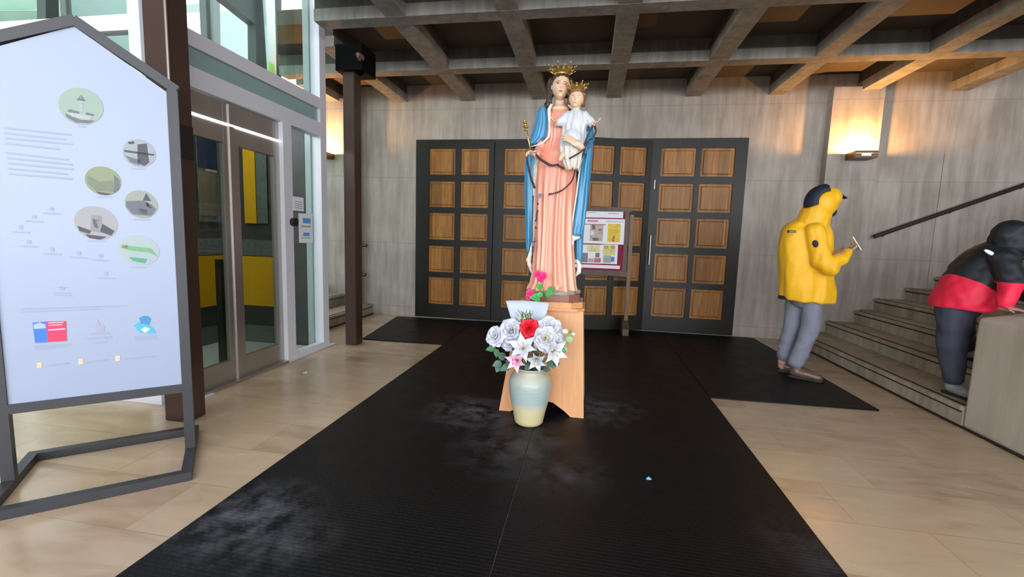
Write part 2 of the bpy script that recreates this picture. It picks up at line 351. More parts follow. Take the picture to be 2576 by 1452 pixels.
# ---------------------------------------------------------------- door leaves
ROWS = [(.22, .63), (.71, 1.105), (1.20, 1.595), (1.68, 2.06), (2.155, 2.53)]
def leaf(n, hinge, ang, L, cols, sgn):
    # local s from hinge along the leaf
    d = Vector((cos(ang), sin(ang), 0)); nrm = Vector((d.y, -d.x, 0)) if d.x > 0 else Vector((-d.y, d.x, 0))
    org = Vector((hinge[0], hinge[1], 0))
    P = lambda s, z, t=0: org+d*s+nrm*t+Vector((0, 0, z))
    root = thing('door_%d' % n, org, None, None, kind='structure')
    root['label'] = ['dark framed door leaf with ten wooden panels, leftmost of four', 'dark framed door leaf with ten wooden panels, partly behind the statue', 'dark framed door leaf swung slightly open behind the notice board', 'dark framed door leaf with ten wooden panels, rightmost of four'][n-1]
    def bx(a, b, z0, z1, t0, t1, m):
        m.prism([P(a, z0, t0), P(b, z0, t0), P(b, z1, t0), P(a, z1, t0)], nrm*(t1-t0))
    fr = MB(); top = 2.63; sec = [0]
    for c in cols: sec += list(c)
    sec += [L]
    for i in range(0, len(sec), 2): bx(sec[i], sec[i+1], .015, top, 0, .05, fr)
    zs = [.015]
    for r in ROWS: zs += list(r)
    zs += [top]
    for c in cols:
        for i in range(0, len(zs), 2): bx(c[0], c[1], zs[i], zs[i+1], 0, .049, fr)
    fr.build('frame', DOORFRAME, root)
    for c in cols:
        for r in ROWS:
            p = MB(); bx(c[0], c[1], r[0], r[1], .012, .022, p)
            a, b, z0, z1 = c[0]+.03, c[1]-.03, r[0]+.03, r[1]-.03; q = .012
            A = [P(a, z0, .022), P(b, z0, .022), P(b, z1, .022), P(a, z1, .022)]; B = [P(a+q, z0+q, .036), P(b-q, z0+q, .036), P(b-q, z1-q, .036), P(a+q, z1-q, .036)]
            p.loft([A, B]); p.build('panel', WOOD_PANEL, root)
    return root, P, bx
leaf(1, (-2.58, BW+.02), 0, 1.17, [(.19, .59), (.675, 1.095)], 1)
leaf(2, (-1.40, BW+.02), 0, 1.10, [(.14, .55), (.63, 1.03)], 1)
r3, P3, bx3 = leaf(3, (.78, BW+.02), pi+radians(15.5), 1.16, [(.08, .45), (.53, .86)], 1)
r4, P4, bx4 = leaf(4, (.79, BW+.02), 0, 1.2, [(.115, .565), (.63, 1.055)], 1)
mb = MB(); mb.tube([P4(.04, .95, .09), P4(.04, 1.35, .09)], .012); mb.bar(P4(.04, .98, .04), P4(.04, .98, .09), .015); mb.bar(P4(.04, 1.32, .04), P4(.04, 1.32, .09), .015); mb.build('door_handle', STEEL, r4, smooth='a')
mb = MB(); mb.tube([P4(.05, 1.98, .055), P4(.05, 2.1, .055)], .01); mb.build('hinge', STEEL, r4)
mb = MB()
mb.box((DX0-.0, BW-.02, 0), (DX0+.035, BW+.1, DZ)); mb.box((DX1-.035, BW-.02, 0), (DX1, BW+.1, DZ)); mb.box((DX0, BW-.02, DZ-.03), (DX1, BW+.1, DZ+.01))
struct('trim_2', mb, DOORFRAME, 'dark frame around the four door leaves')
mb = MB(); mb.box((DX0, BW-.03, 0), (DX1, BW+.12, .014)); struct('trim_3', mb, mat('grey_threshold', (.2, .18, .15), .6, var=.2), 'stone threshold under the doors')

# ---------------------------------------------------------------- stairs
STRIP = mat('black_anti_slip_strip', (.012, .011, .010), .6, var=.3)
def stairs(name, x0, sgn, ya, yb, n, label):
    root = thing(name, (x0, (ya+yb)/2, 0), label, 'staircase')
    xs = [0, .40, .72, 1.0, 1.34] + [1.34+.31*k for k in range(1, 12)]
    for i in range(n):
        z = .155*(i+1); xa = xs[i]; xb = xs[i+1]
        m = MB(); m.box((x0+sgn*xa, ya, z-.165), (x0+sgn*(xb+.05), yb, z-.035)); m.box((x0+sgn*(xa-.02), ya, z-.035), (x0+sgn*(xb+.05), yb, z), bev=.004)
        s = m.build('step', STEPM, root)
        q = MB(); q.box((x0+sgn*(xa+.012), ya+.01, z-.003), (x0+sgn*(xa+.036), yb-.01, z+.003)); q.box((x0+sgn*(xa-.004), ya+.01, z-.05), (x0+sgn*(xa+.01), yb-.01, z-.035)); q.build('anti_slip_strip', STRIP, s)
    q = MB(); q.box((x0-sgn*.02, ya, 0), (x0+sgn*.01, yb, .012)); q.build('floor_joint', STRIP, root)
    return root
STEPM = concrete('stair_stone', (.25, .205, .145, 1), (.40, .34, .26, 1), seams=False, bump=.2)
stairs('staircase', 2.70, 1, 3.60, BW-.001, 12, 'stone staircase with black strips climbing to the right behind the parapet')
sl_ = stairs('staircase', -3.32, -1, 4.62, BW-.001, 3, 'stone staircase with dark strips beyond the glass enclosure on the left')
MB().box((-6.95, 4.62, 0), (-4.37, BW-.001, .465)).build('landing', STEPM, sl_)
mb = MB()
mb.prism([(2.702, 3.60, 0), (2.702, 3.60, .80), (3.0, 3.60, .86), (8.9, 3.6, 3.4), (8.9, 3.60, 0)], (0, -1.9, 0))
bm = bmesh.new()
par = tag(mb.build('parapet', CONC_SMOOTH, org=(2.7, 3.1, 0)), 'smooth pale concrete parapet block beside the right stairs', 'parapet')
bv = par.modifiers.new('bevel', 'BEVEL'); bv.width = .03; bv.segments = 3
mb = MB(); mb.box((2.685, 1.7, 0), (2.702, 3.6, .012)); struct('trim_4', mb, STRIP, 'dark joint at the foot of the parapet')

def handrail(pts, label, brs, r=.024):
    root = thing('handrail', pts[0], label, 'handrail')
    MB().tube(pts, r).build('rail', RAILM, root, smooth='a')
    for b in brs:
        MB().tube([b, (b[0], BW-.0, b[2]-.05)], .01).build('bracket', RAILM, root)
a, b = Vector((3.56, BW-.09, 1.415)), Vector((6.4, BW-.09, 2.64))
handrail([a, b], 'dark sloping handrail on the wall above the right stairs', [a.lerp(b, t) for t in (.05, .3, .55, .8)], .026)
handrail([Vector((-3.36, BW-.09, 1.075)), Vector((-5.4, BW-.09, 1.075))], 'upper of two level dark handrails behind the left column', [Vector((-3.5, BW-.09, 1.075)), Vector((-4.9, BW-.09, 1.075))])
handrail([Vector((-3.38, BW-.09, .62)), Vector((-5.4, BW-.09, .62))], 'lower of two level dark handrails behind the left column', [Vector((-3.5, BW-.09, .66)), Vector((-4.9, BW-.09, .66))])

# wall sconces
def sconce(x, label):
    z = 2.39; y = BW-.13
    root = thing('wall_sconce', (x, y, z), label, 'wall lamp', 'bronze wall lamps washing the pilasters with warm light')
    m = MB(); W_, D, Hh = .125, .215, .042
    m.box((x-W_, y-D, z-Hh), (x+W_, y-D+.006, z-.018)); m.box((x-W_, y-D, z+.012), (x+W_, y-D+.006, z+Hh)); m.box((x-W_, y-D, z-.018), (x-.05, y-D+.006, z+.012)); m.box((x+.05, y-D, z-.018), (x+W_, y-D+.006, z+.012))
    m.box((x-W_, y-D, z-Hh), (x-W_+.006, y, z+Hh)); m.box((x+W_-.006, y-D, z-Hh), (x+W_, y, z+Hh)); m.box((x-W_, y-.004, z-Hh), (x+W_, y, z+Hh)); m.box((x-W_, y-D, z-Hh), (x+W_, y, z-Hh+.006))
    m.build('housing', BRONZE, root)
    MB().box((x-.05, y-D+.007, z-.018), (x+.05, y-D+.01, z+.012)).build('lit_slot', mat('lit_amber_glass', (.9, .6, .3), .4, emit=(1, .62, .28), est=1.6), root)
    MB().tube([(x-.09, y-.17, z-.005), (x+.09, y-.17, z-.005)], .009).build('bulb', mat('halogen_tube', (1, .9, .7), .4, emit=(1, .72, .38), est=40), root)
    l = lamp('sconce_light', 'POINT', (x, y-.17, z+.03), 24, (1, .46, .12), shadow_soft_size=.018); 
    return root
sconce(3.23, 'lit bronze wall lamp on the right pilaster above the stairs')
sconce(-3.98, 'lit bronze wall lamp on the left pilaster behind the dark column')

# ---------------------------------------------------------------- mats
def rmat(x0, x1, y0, y1, label):
    return tag(MB().box((x0, y0, .001), (x1, y1, .013)).build('rubber_mat', RUBBER, org=((x0+x1)/2, (y0+y1)/2, 0)), label, 'floor mat', 'black rubber mats laid in a T up to the doors')
rmat(-1.60, -.305, -.6, BW-.08, 'long black rubber mat, left strip of the pair running up the middle')
rmat(-.30, 1.03, -.6, BW-.08, 'long black rubber mat, right strip of the pair running up the middle')
p = MB(); p.prism([(-2.60, 4.84, .001), (-1.605, 4.86, .001), (-1.605, 6.40, .001), (-2.84, 6.36, .001)], (0, 0, .012))
tag(p.build('rubber_mat', RUBBER, org=(-2.1, 5.6, 0)), 'black rubber mat on the left, in front of the leftmost door leaf', 'floor mat', 'black rubber mats laid in a T up to the doors')
p = MB(); p.prism([(1.035, 3.765, .001), (2.29, 3.80, .001), (2.25, 6.42, .001), (1.035, 6.42, .001)], (0, 0, .012))
tag(p.build('rubber_mat', RUBBER, org=(1.7, 5, 0)), 'black rubber mat on the right, under the person in yellow', 'floor mat', 'black rubber mats laid in a T up to the doors')

# ---------------------------------------------------------------- columns
def column(x0, x1, y0, y1, z1, label, cap):
    root = thing('steel_column', ((x0+x1)/2, (y0+y1)/2, 0), label, 'column', 'dark brown steel columns')
    MB().box((x0, y0, 0), (x1, y1, z1), bev=.006).build('shaft', COLPAINT, root)
    if cap: MB().box((x0-.05, y0-.05, z1-.26), (x1+.12, y1+.1, BZ)).build('column_head', mat('black_column_head', (.002, .002, .002), .9, spec=.1, var=.2), root)
    return root
c1 = column(-2.67, -2.50, 2.385, 2.53, 4.6, 'dark brown steel column beside the lift doors, behind the house shaped sign', 0)
MB().tube([(-2.498, 2.378, 1.75), (-2.498, 2.378, 4.6)], .008).build('conduit', mat('grey_conduit', (.3, .27, .24), .3, metal=.5, var=.2), c1)
MB().box((-2.50, 2.40, 1.68), (-2.49, 2.52, 1.88)).build('black_plate', BLACK, c1)
column(-2.655, -2.525, 4.56, 4.71, 3.2, 'dark brown steel column standing before the left pilaster, beyond the glass enclosure', 1)
sp = thing('spotlight', (-2.45, 4.6, 3.1), 'small dim spotlight mounted at the head of the far dark column', 'spotlight')
MB().tube([(-2.46, 4.6, 3.16), (-2.45, 4.6, 3.09)], .012).build('bracket', BLACK, sp); MB().tube([(-2.48, 4.56, 3.12), (-2.41, 4.5, 3.05)], .035).build('lamp_head', mat('brown_lamp_head', (.1, .06, .04), .4, var=.2), sp, smooth='a')
p0 = AY(820, 117, 4.9)
sp = thing('spotlight', p0, 'small lit amber spotlight under the ceiling beside the glass corner', 'spotlight')
MB().tube([p0+Vector((0, 0, .1)), p0+Vector((.01, 0, .02))], .02).build('lamp_head', BRONZE, sp)
MB().ell(p0, (.06, .02, .018), Matrix.Rotation(radians(35), 3, 'Y')).build('bulb', mat('amber_bulb', (1, .7, .4), .4, emit=(1, .55, .2), est=3), sp, smooth=True)

# ---------------------------------------------------------------- glass lift enclosure
X = XL
Y0, YP, Y1 = 2.66, 3.77, 4.46        # near corner, door post, far corner
TOP = 5.0
fr = MB()
fr.box((X-.08, YP, 0), (X+.012, YP+.12, 2.25)); fr.box((X-.09, Y1-.105, 0), (X+.012, Y1, TOP)); fr.box((X-.08, Y0, 0), (X+.0, Y0+.16, TOP))
fr.box((X-.08, Y0, 2.235), (X+.012, Y1, 2.375)); fr.box((X-.08, Y0, 2.51), (X+.012, Y1, 2.62)); fr.box((X-.06, YP, 0), (X+.012, Y1, .07)); fr.box((X-.02, YP, 0), (X+.03, Y1+.1, .012))
W1 = struct('window_1', fr, WHITEALU, 'white framed glazing of the lift enclosure')
MB().box((X-.03, Y0+.02, 2.375), (X-.02, Y1-.1, 2.51)).build('frosted_band', TEALG, W1)
MB().box((X-.045, YP+.1, .07), (X-.037, Y1-.1, 2.24)).build('pane', GLASS, W1)
MB().box((X-.045, Y0+.16, 2.62), (X-.037, Y1-.1, TOP)).build('pane', GLASS, W1)
MB().box((AY(771, 600, Y1-.13).x, Y1-.13, .02), (X-.09, Y1-.10, TOP)).build('frosted_return', PALEGREEN, W1)
q = MB(); q.tube([(X+.012, YP+.105, 1.34), (X+.05, YP+.105, 1.34)], .04, 20); q.build('black_lock', BLACK, W1, smooth='a')
# front face of the enclosure
fr = MB(); yf = 2.62; xf = -2.96
fr.box((xf-.06, yf-.02, 0), (xf+.03, yf+.05, TOP)); fr.box((-7, yf-.02, 0), (xf, yf+.05, .05)); fr.box((-7, yf-.02, 2.52), (xf, yf+.05, 2.62)); fr.box((-4.6, yf-.02, 0), (-4.5, yf+.05, TOP))
W2 = struct('window_2', fr, WHITEALU, 'white framed glazing behind the house shaped sign')
MB().box((-7, yf+.01, .05), (xf-.06, yf+.018, 2.52)).build('pane', GLASSG, W2); MB().box((-7, yf+.01, 2.62), (xf-.06, yf+.018, TOP)).build('pane', GLASSG, W2)
fr = MB(); fr.box((-6.9, 4.40, 2.52), (X-.1, 4.46, 2.6)); fr.box((-4.2, 4.4, 0), (-4.12, 4.46, TOP)); fr.box((-6.0, 4.4, 0), (-5.92, 4.46, TOP))
W3 = struct('window_3', fr, mat('dark_grey_mullion', (.06, .07, .07), .5, var=.2), 'far glazing of the lift enclosure')
MB().box((-6.9, 4.42, 2.6), (X-.31, 4.428, TOP)).build('pane', GLASSG, W3)
# steel doors
for k, (ya, yb, lab) in enumerate(((Y0+.155, 3.235, 'brushed steel lift door leaf with a glass pane, nearer the column'), (3.235, YP, 'brushed steel lift door leaf with a glass pane, nearer the white post'))):
    r = thing('door_%d' % (5+k), (X-.04, ya, 0), lab, None, kind='structure')
    m = MB(); xa, xb = X-.075, X-.03; sw = .07
    m.box((xa, ya, .02), (xb, ya+(.03 if k == 0 else .05), 2.23)); m.box((xa, yb-(.10 if k == 0 else .07), .02), (xb, yb, 2.23)); m.box((xa, ya, .02), (xb, yb, .19)); m.box((xa, ya, 1.92), (xb, yb, 2.23))
    if k == 0: m.box((xa, yb-.05, .02), (xb+.012, yb, 2.225))
    m.build('frame', STEEL, r)
    MB().box((X-.056, ya+.03, .19), (X-.05, yb-.06, 1.92)).build('pane', GLASSD, r)
r = tag(MB().box((X-.03, 2.84, 2.055), (X-.018, 3.79, 2.072)).build('light_strip', mat('white_led', (1, 1, 1), .4, emit=(.95, .97, 1), est=.55), org=(X, 3.3, 2.06)), 'thin white light strip glowing across the top of the steel doors', 'light strip')
mb = MB(); mb.box((X-.09, Y0+.14, 0), (X+.02, YP, .022)); struct('trim_5', mb, STEEL, 'steel sill under the lift doors')
mb = MB(); mb.box((X+.013, 2.79, 0), (X+.045, 2.87, .01)); struct('trim_6', mb, WHITEALU)
# cabin
def pz(px, py, y=4.34): return AY(px, py, y).z
lamp('cabin_fill_light', 'AREA', (-3.5, 3.5, 2.45), 5, (.95, .97, 1), shape='RECTANGLE', size=.5, size_y=.9)  # unseen lamp added to brighten the cabin interior
cab = thing('lift_cabin', (-3.5, 3.5, 0), 'lift cabin interior with yellow panels behind the steel doors', 'lift')
def band(z0, z1, m, nm, off=.0):
    q = MB(); q.box((-3.98, 4.33-off, z0), (AY(770, 600, 4.33).x if off == 0 else -3.22, 4.345-off, z1)); q.box((-3.98+off, 2.8, z0), (-3.965+off, 4.34, z1)); return q.build(nm, m, cab)
band(0, 2.5, DARKIN, 'wall_lining')
band(pz(640, 768), pz(640, 645), YELLOWP, 'yellow_panel', .006)
band(pz(640, 643), pz(640, 603), GREYCL, 'mirror_strip', .006)
band(pz(640, 858), pz(640, 817), mat('green_grey_kick_panel', (.10, .12, .105), .4, var=.2), 'kick_panel', .006)
MB().box((-3.98, 2.8, .0), (-2.9, 4.34, .02)).build('cabin_floor', mat('pale_vinyl', (.38, .42, .42), .4, var=.1), cab)
q = MB(); a_ = AY(611, 368, 4.31); b_ = AY(636, 562, 4.31); q.box((a_.x, 4.30, b_.z), (a_.x+.14, 4.325, a_.z)); q.build('yellow_stripe', YELLOWP, cab)
MB().box((a_.x+.145, 4.31, b_.z), (a_.x+.27, 4.322, a_.z-.07)).build('mirror_pane', GREYCL, cab)
pb_ = AX(561, 800, -3.3); MB().box((-3.32, pb_.y-.045, .02), (-3.26, pb_.y+.045, .98)).build('black_post', BLACK, cab)
q = MB(); A_ = AX(492, 335, -3.95); B_ = AX(562, 560, -3.95); q.box((-3.955, A_.y, B_.z), (-3.945, B_.y, A_.z)); q.build('mirror_pane', GREYCL, cab)  # the patches below paint a reflected figure onto this pane
for (x0_, y0_, x1_, y1_, m_, n_) in ((494, 340, 546, 428, mat('dark_blue_reflection_patch', (.012, .025, .06), .5, var=.4), 'dark_blue_reflection'), (500, 430, 546, 545, mat('tan_reflection_patch', (.14, .12, .075), .6, var=.4), 'tan_reflection'), (518, 424, 546, 436, mat('skin_reflection_patch', (.4, .25, .2), .6, var=.2), 'pale_reflection')):
    q = MB(); A_ = AX(x0_, y0_, -3.94); B_ = AX(x1_, y1_, -3.94); q.box((-3.944, A_.y, B_.z), (-3.938-.002*(n_ == 'pale_reflection'), B_.y, A_.z)); q.build(n_, m_, cab)
# outdoor structures seen through the upper glazing
OUTG = mat('pale_grey_cladding', (.30, .34, .36), .6, var=.08, stretch=(1, 1, 8)); OUTD = mat('black_steel', (.012, .015, .015), .5, var=.2)
def outp(pts, x, th, m, name, label, cat):
    P = [AX(a, b, x) for a, b in pts]; c = sum(P, Vector())/len(P)
    q = MB(); q.prism(P, (-th, 0, 0)); return tag(q.build(name, m, org=c), label, cat)
outp([(544, 30), (640, 30), (660, 215), (544, 215)], -7.2, .2, OUTG, 'cladding_panel', 'pale grey louvred wall outside, seen through the upper glazing above the lift doors', 'wall panel')
outp([(535, -80), (552, -80), (556, 200), (539, 200)], -5.6, .08, mat('grey_mullion', (.12, .13, .15), .5, var=.1), 'mullion', 'grey upright mullion outside between bright sky and cladding', 'mullion')
outp([(440, 12), (538, 8), (538, 30), (440, 34)], -6.4, .1, OUTG, 'fascia', 'pale horizontal fascia board outside beside the grey mullion', 'fascia')
outp([(566, 0), (540, -60), (708, -60), (708, 230), (645, 230), (643, 62)], -4.45, .12, OUTD, 'black_gantry', 'black angled steel gantry outside above the lift', 'gantry')
outp([(664, -60), (690, -60), (696, 200), (680, 200)], -4.35, .04, WHITEALU, 'white_post', 'narrow white post standing before the black steel gantry', 'post')
outp([(676, 155), (690, 163), (692, 190), (676, 180)], -4.32, .01, mat('bright_green_sticker', (.35, .7, .15), .5, var=.05), 'green_sticker', 'small bright green sticker low on the white post', 'sticker')
outp([(-160, 26), (116, 26), (116, 160), (-160, 160)], -6.9, .2, mat('pale_green_cladding', (.42, .5, .46), .6, var=.05), 'cladding_panel', 'pale green wall panel outside, above the left side of the house shaped sign', 'wall panel')
outp([(-160, -60), (116, -60), (116, 24), (-160, 24)], -7.0, .2, mat('light_green_cladding', (.55, .66, .60), .6, var=.05), 'cladding_panel', 'lighter green upper wall panel outside at the top left corner', 'wall panel')
outp([(150, -60), (175, -60), (178, 60), (150, 60)], -6.4, .1, mat('cream_green_post', (.5, .54, .42), .6, var=.05), 'pale_post', 'pale green post outside just right of the black steel post', 'post')
outp([(196, -60), (290, -60), (345, 30), (420, 30), (420, 170), (196, 170)], -6.6, .2, mat('blue_grey_cladding', (.27, .33, .35), .6, var=.1), 'cladding_panel', 'blue grey wall panel outside, between the sign top and the near column', 'wall panel')
outp([(114, -60), (146, -60), (150, 80), (116, 80)], -5.0, .1, OUTD, 'black_post', 'black steel post outside just above the peak of the sign', 'post')
# low wall behind the enclosure; unseen tall wall added to darken the left floor
mb = MB(); mb.box((-9, 2.2, 0), (-7.4, 4.6, 2.0)); mb.box((-4.75, -4, 0), (-4.6, 2.5, 5)); struct('wall_yard_and_blocker', mb, mat('yard_and_blocker_wall', (.12, .12, .11), .8, var=.3), 'dark low wall beyond the enclosure, with an unseen wall added to block light')

# notes on the glass
def note(px0, py0, px1, py1, label, lines, blue=()):
    x = X+.014; a = AX(px0, py0, x); b = AX(px1, py1, x)
    r = thing('paper_note', (x, (a.y+b.y)/2, b.z), label, 'notice', 'paper notes taped to the glass')
    MB().box((x-.001, a.y, b.z), (x+.001, b.y, a.z)).build('sheet', PAPER, r)
    h = a.z-b.z; wd = b.y-a.y
    for t in lines: MB().box((x+.0012, a.y+wd*.15, a.z-h*t-.0035), (x+.002, b.y-wd*.15, a.z-h*t+.0025)).build('text_line', mat('grey_print', (.25, .25, .3), .7, var=.05), r)
    for (t0, t1, s0, s1) in blue: MB().box((x+.0012, a.y+wd*s0, a.z-h*t1), (x+.002, a.y+wd*s1, a.z-h*t0)).build('blue_heading', mat('blue_print', (.12, .33, .75), .6, var=.05), r)
note(737, 494, 764, 532, 'small white note with grey lines, upper one on the glass beside the lift doors', (.35, .5, .65, .8))
note(751, 536, 787, 611, 'white notice with two blue headings, lower one on the glass beside the lift doors', (.42, .45, .83), ((.15, .33, .28, .85), (.65, .77, .3, .75)))

# ---------------------------------------------------------------- house shaped sign
sn = Vector((.667, -.745, 0)); su = Vector((.745, .667, 0)); SM = Vector((-2.1125, 2.057, 0))
def SP(s, z, t=0): return SM+su*s+sn*t+Vector((0, 0, z))
def sP(px, py, t=0):
    d = RT*((px-1288)/F_PX)+UP*((726-py)/F_PX)+_f; k = ((SM+sn*t)-CAMP).dot(sn)/d.dot(sn); return CAMP+d*k
sign = thing('house_shaped_sign', SM, 'tall white information sign in a charcoal house shaped frame', 'sign')
fr = MB(); q = .045; Wd = .742
outer = [(0, .0), (0, 1.965), (-.375, 2.205), (-Wd, 2.0)]
fr.bar(SP(-q/2, .045), SP(-q/2, 1.94), q, up=sn); fr.bar(SP(-Wd+q/2, .045), SP(-Wd+q/2, 1.97), q, up=sn)
fr.bar(SP(-.003, 1.945), SP(-.375, 2.185), q, up=sn, h=.0455); fr.bar(SP(-.365, 2.187), SP(-Wd+.008, 1.985), q, up=sn, h=.0445); fr.bar(SP(-Wd+q, .388), SP(-q, .388), q, up=sn)
fr.build('frame', SIGNSTEEL, sign)
ft = MB(); A_ = Vector((-1.90, 1.85, .022)); 
FRp, BRp, BLp, FLp = SP(-.022, .022, .30), SP(-.022, .022, -.30), SP(-Wd+.022, .022, -.30), SP(-Wd+.022, .022, .30)
for a, b, e_ in ((FRp, FLp, .022), (FRp, BRp, -.0225), (BRp, BLp, .022), (BLp, FLp, -.0225)): d = (b-a).normalized(); ft.bar(a-d*e_, b+d*e_, .044)
ft.build('base', SIGNSTEEL, sign)
bd = MB(); bd.prism([SP(-q, .41, .012), SP(-q, 1.93, .012), SP(-.375, 2.158, .012), SP(-Wd+q, 1.965, .012), SP(-Wd+q, .41, .012)], sn*-.02)
board = bd.build('board', BOARDW, sign)
def decal(pts, t=.0135): P = [sP(a, b, t) for a, b in pts]; m = MB(); m.prism(P, sn*-.001); return m
GREYT = mat('pale_grey_print', (.29, .33, .45), .6, var=.05)
def line(x0, y0, x1, y1, h=4.5):
    tl = MB(); tl.prism([sP(x0, y0-h/2, .0135), sP(x1, y1-h/2, .0135), sP(x1, y1+h/2, .0135), sP(x0, y0+h/2, .0135)], sn*-.001); tl.build('text_line', GREYT, board)
for i, (xa, xb) in enumerate(((10, 178), (10, 164), (12, 182), (14, 150))): line(xa, 321+i*13, xb, 339+i*12)
for i, (xa, xb) in enumerate(((16, 172), (18, 182), (19, 184), (20, 170), (22, 182))): line(xa, 384+i*13.2, xb, 402+i*12)
line(52, 778, 322, 769, 3); line(52, 785, 258, 777, 2.5)
for i, (xa, xb) in enumerate(((86, 180), (88, 170), (90, 140))): line(xa, 871+i*5, xb, 866+i*5, 2.5)
for i, (xa, xb) in enumerate(((228, 274), (218, 282), (232, 270))): line(xa, 841+i*11, xb, 838+i*11, 5)
for i in range(2): line(338, 848+i*6, 394, 846+i*6, 4)
for (xa, ya, xb, yb) in ((116, 920, 172, 914), (218, 912, 270, 906), (312, 904, 398, 896)): line(xa, ya, xb, yb, 3.5)
for (cx, cy) in ((129, 525), (86, 545), (52, 572), (72, 608), (131, 627), (198, 636), (253, 643), (267, 688), (156, 725)): line(cx-23, cy+11, cx+23, cy+13, 3); line(cx-5, cy, cx+5, cy+1, 9)
for (cx, cy, wd) in ((206, 318, 20), (348, 424, 34), (262, 495, 44), (357, 552, 42), (242, 606, 46), (350, 672, 40)): line(cx-wd/2, cy, cx+wd/2, cy+1, 3)
line(138, 722, 172, 724, 2.5); line(134, 742, 180, 744, 2.5)
def photo(cx, cy, rx, ry, sky, shapes, label):
    m = MB(); P = [sP(cx+rx*cos(t)*1.0, cy+ry*sin(t)+rx*cos(t)*.12, .0137) for t in [2*pi*k/36 for k in range(36)]]; m.prism(P, sn*-.001)
    ms = [mat('print_'+label, tuple(c*.62 for c in sky), .6, var=.06)]; shapes = [(q_, tuple(c*.62 for c in r_)) for q_, r_ in shapes]; 
    for i, (pts, c) in enumerate(shapes):
        Q = [sP(cx+x*rx, cy+y*ry+x*rx*.12, .0147) for x, y in pts]; m.prism(Q, sn*-.0008, 1+i); ms.append(mat('print_%s_%d' % (label, i), c, .6, var=.15, vscale=60))
    o = m.build('round_picture', ms, board); o['label'] = label.replace('_', ' ')
ok = (.10, .10, .13); mg = (.20, .21, .27)
photo(203, 267, 57, 46, (.42, .56, .48), [([(-.05, .3), (-.05, -.35), (0, -.55), (.08, -.35), (.1, .3)], (.5, .6, .6)), ([(-.18, -.3), (.02, -.62), (.22, -.3)], mg), ([(-.6, .38), (-.5, .25), (-.05, .32), (-.1, .42)], mg), ([(.2, .42), (.25, .3), (.6, .36), (.55, .46)], mg), ([(-.7, .5), (.0, .75), (.6, .7), (.4, .88), (-.2, .93), (-.6, .72)], mg), ([(-.5, .45), (.5, .48), (.4, .7), (-.4, .65)], (.55, .62, .62))], 'pale green picture of a church tower')
photo(350, 385, 42, 35, (.46, .50, .56), [([(-.1, .7), (-.1, -.6), (.45, -.75), (.6, .6), (.3, .9)], ok), ([(-.9, -.1), (.9, -.05), (.9, .08), (-.9, .05)], ok), ([(-.85, .3), (.1, .5), (.0, .9), (-.5, .75)], mg), ([(-.7, -.7), (-.3, -.8), (-.3, -.6), (-.6, -.55)], ok)], 'grey picture of a house front')
photo(259, 455, 46, 36, (.36, .42, .26), [([(-.85, -.3), (-.2, .1), (.5, -.1), (.6, .7), (-.4, .75), (-.85, .3)], (.26, .31, .22)), ([(.6, -.5), (.9, -.2), (.92, .4), (.6, .75)], mg), ([(-.4, .8), (.5, .85), (.2, .98), (-.2, .96)], ok)], 'olive picture of a yard')
photo(355, 514, 42, 35, (.42, .48, .42), [([(-.9, -.1), (.2, -.3), (.9, .2), (.6, .75), (-.5, .8), (-.9, .3)], mg), ([(.1, -.3), (.3, -.85), (.6, -.3)], ok), ([(-.2, .3), (.4, .35), (.35, .7), (-.15, .65)], (.4, .42, .42)), ([(.3, -.2), (.7, 0), (.6, .2), (.3, .1)], ok)], 'greenish picture of a church roof')
photo(241, 561, 55, 42, (.50, .50, .54), [([(-.25, .5), (-.2, -.45), (.25, -.45), (.3, .55)], (.36, .36, .4)), ([(-.15, -.2), (.15, -.2), (.12, .3), (-.1, .3)], (.45, .45, .48)), ([(-.85, .3), (-.2, .5), (-.3, .7), (-.75, .6)], ok), ([(.3, .0), (.85, .35), (.7, .65), (.2, .5)], ok), ([(-.5, .75), (.5, .75), (.2, .97), (-.3, .95)], ok)], 'grey picture of a twin gabled church')
photo(350, 629, 51, 37, (.52, .64, .66), [([(-.9, -.05), (-.6, -.2), (.6, -.2), (.9, .3), (.5, .1), (-.5, .1)], (.25, .55, .28)), ([(-.5, .55), (.4, .55), (.3, .85), (-.3, .8)], (.12, .48, .30)), ([(-.9, -.2), (-.6, -.3), (-.55, 0), (-.85, 0)], (.5, .45, .2))], 'pale green map picture')
def logo(parts, label):
    m = MB(); ms = []
    for i, (pts, c) in enumerate(parts):
        m.prism([sP(a, b, .0135+.0008*i) for a, b in pts], sn*-.0008, i); ms.append(mat('logo_%s_%d' % (label[:9].replace(' ', '_'), i), c, .5, var=.03))
    o = m.build('logo', ms, board); o['label'] = label
logo([([(82, 812), (116, 809), (119, 862), (88, 863)], (.03, .16, .85)), ([(116, 809), (166, 808), (168, 858), (119, 861)], (.85, .03, .10)), ([(84, 817), (100, 812), (114, 816), (115, 826), (86, 828)], (.35, .42, .8)), ([(122, 812), (160, 810), (160, 812), (122, 814)], (.9, .5, .6)), ([(122, 818), (156, 816), (156, 818), (122, 820)], (.9, .5, .6)), ([(122, 829), (164, 826), (164, 829), (122, 832)], (.9, .5, .6))], 'blue and red rectangular emblem')
logo([([(240, 836), (240, 818), (246, 803), (252, 818), (262, 820), (262, 834)], (.32, .33, .45))], 'small grey church emblem')
logo([([(337, 820), (348, 811), (372, 816), (390, 830), (392, 839), (352, 838)], (.06, .38, .75)), ([(350, 800), (360, 795), (374, 796), (380, 804), (374, 818), (354, 814)], (.04, .22, .45)), ([(354, 830), (364, 822), (378, 828), (366, 838)], (.55, .75, .85))], 'round blue emblem of hands')
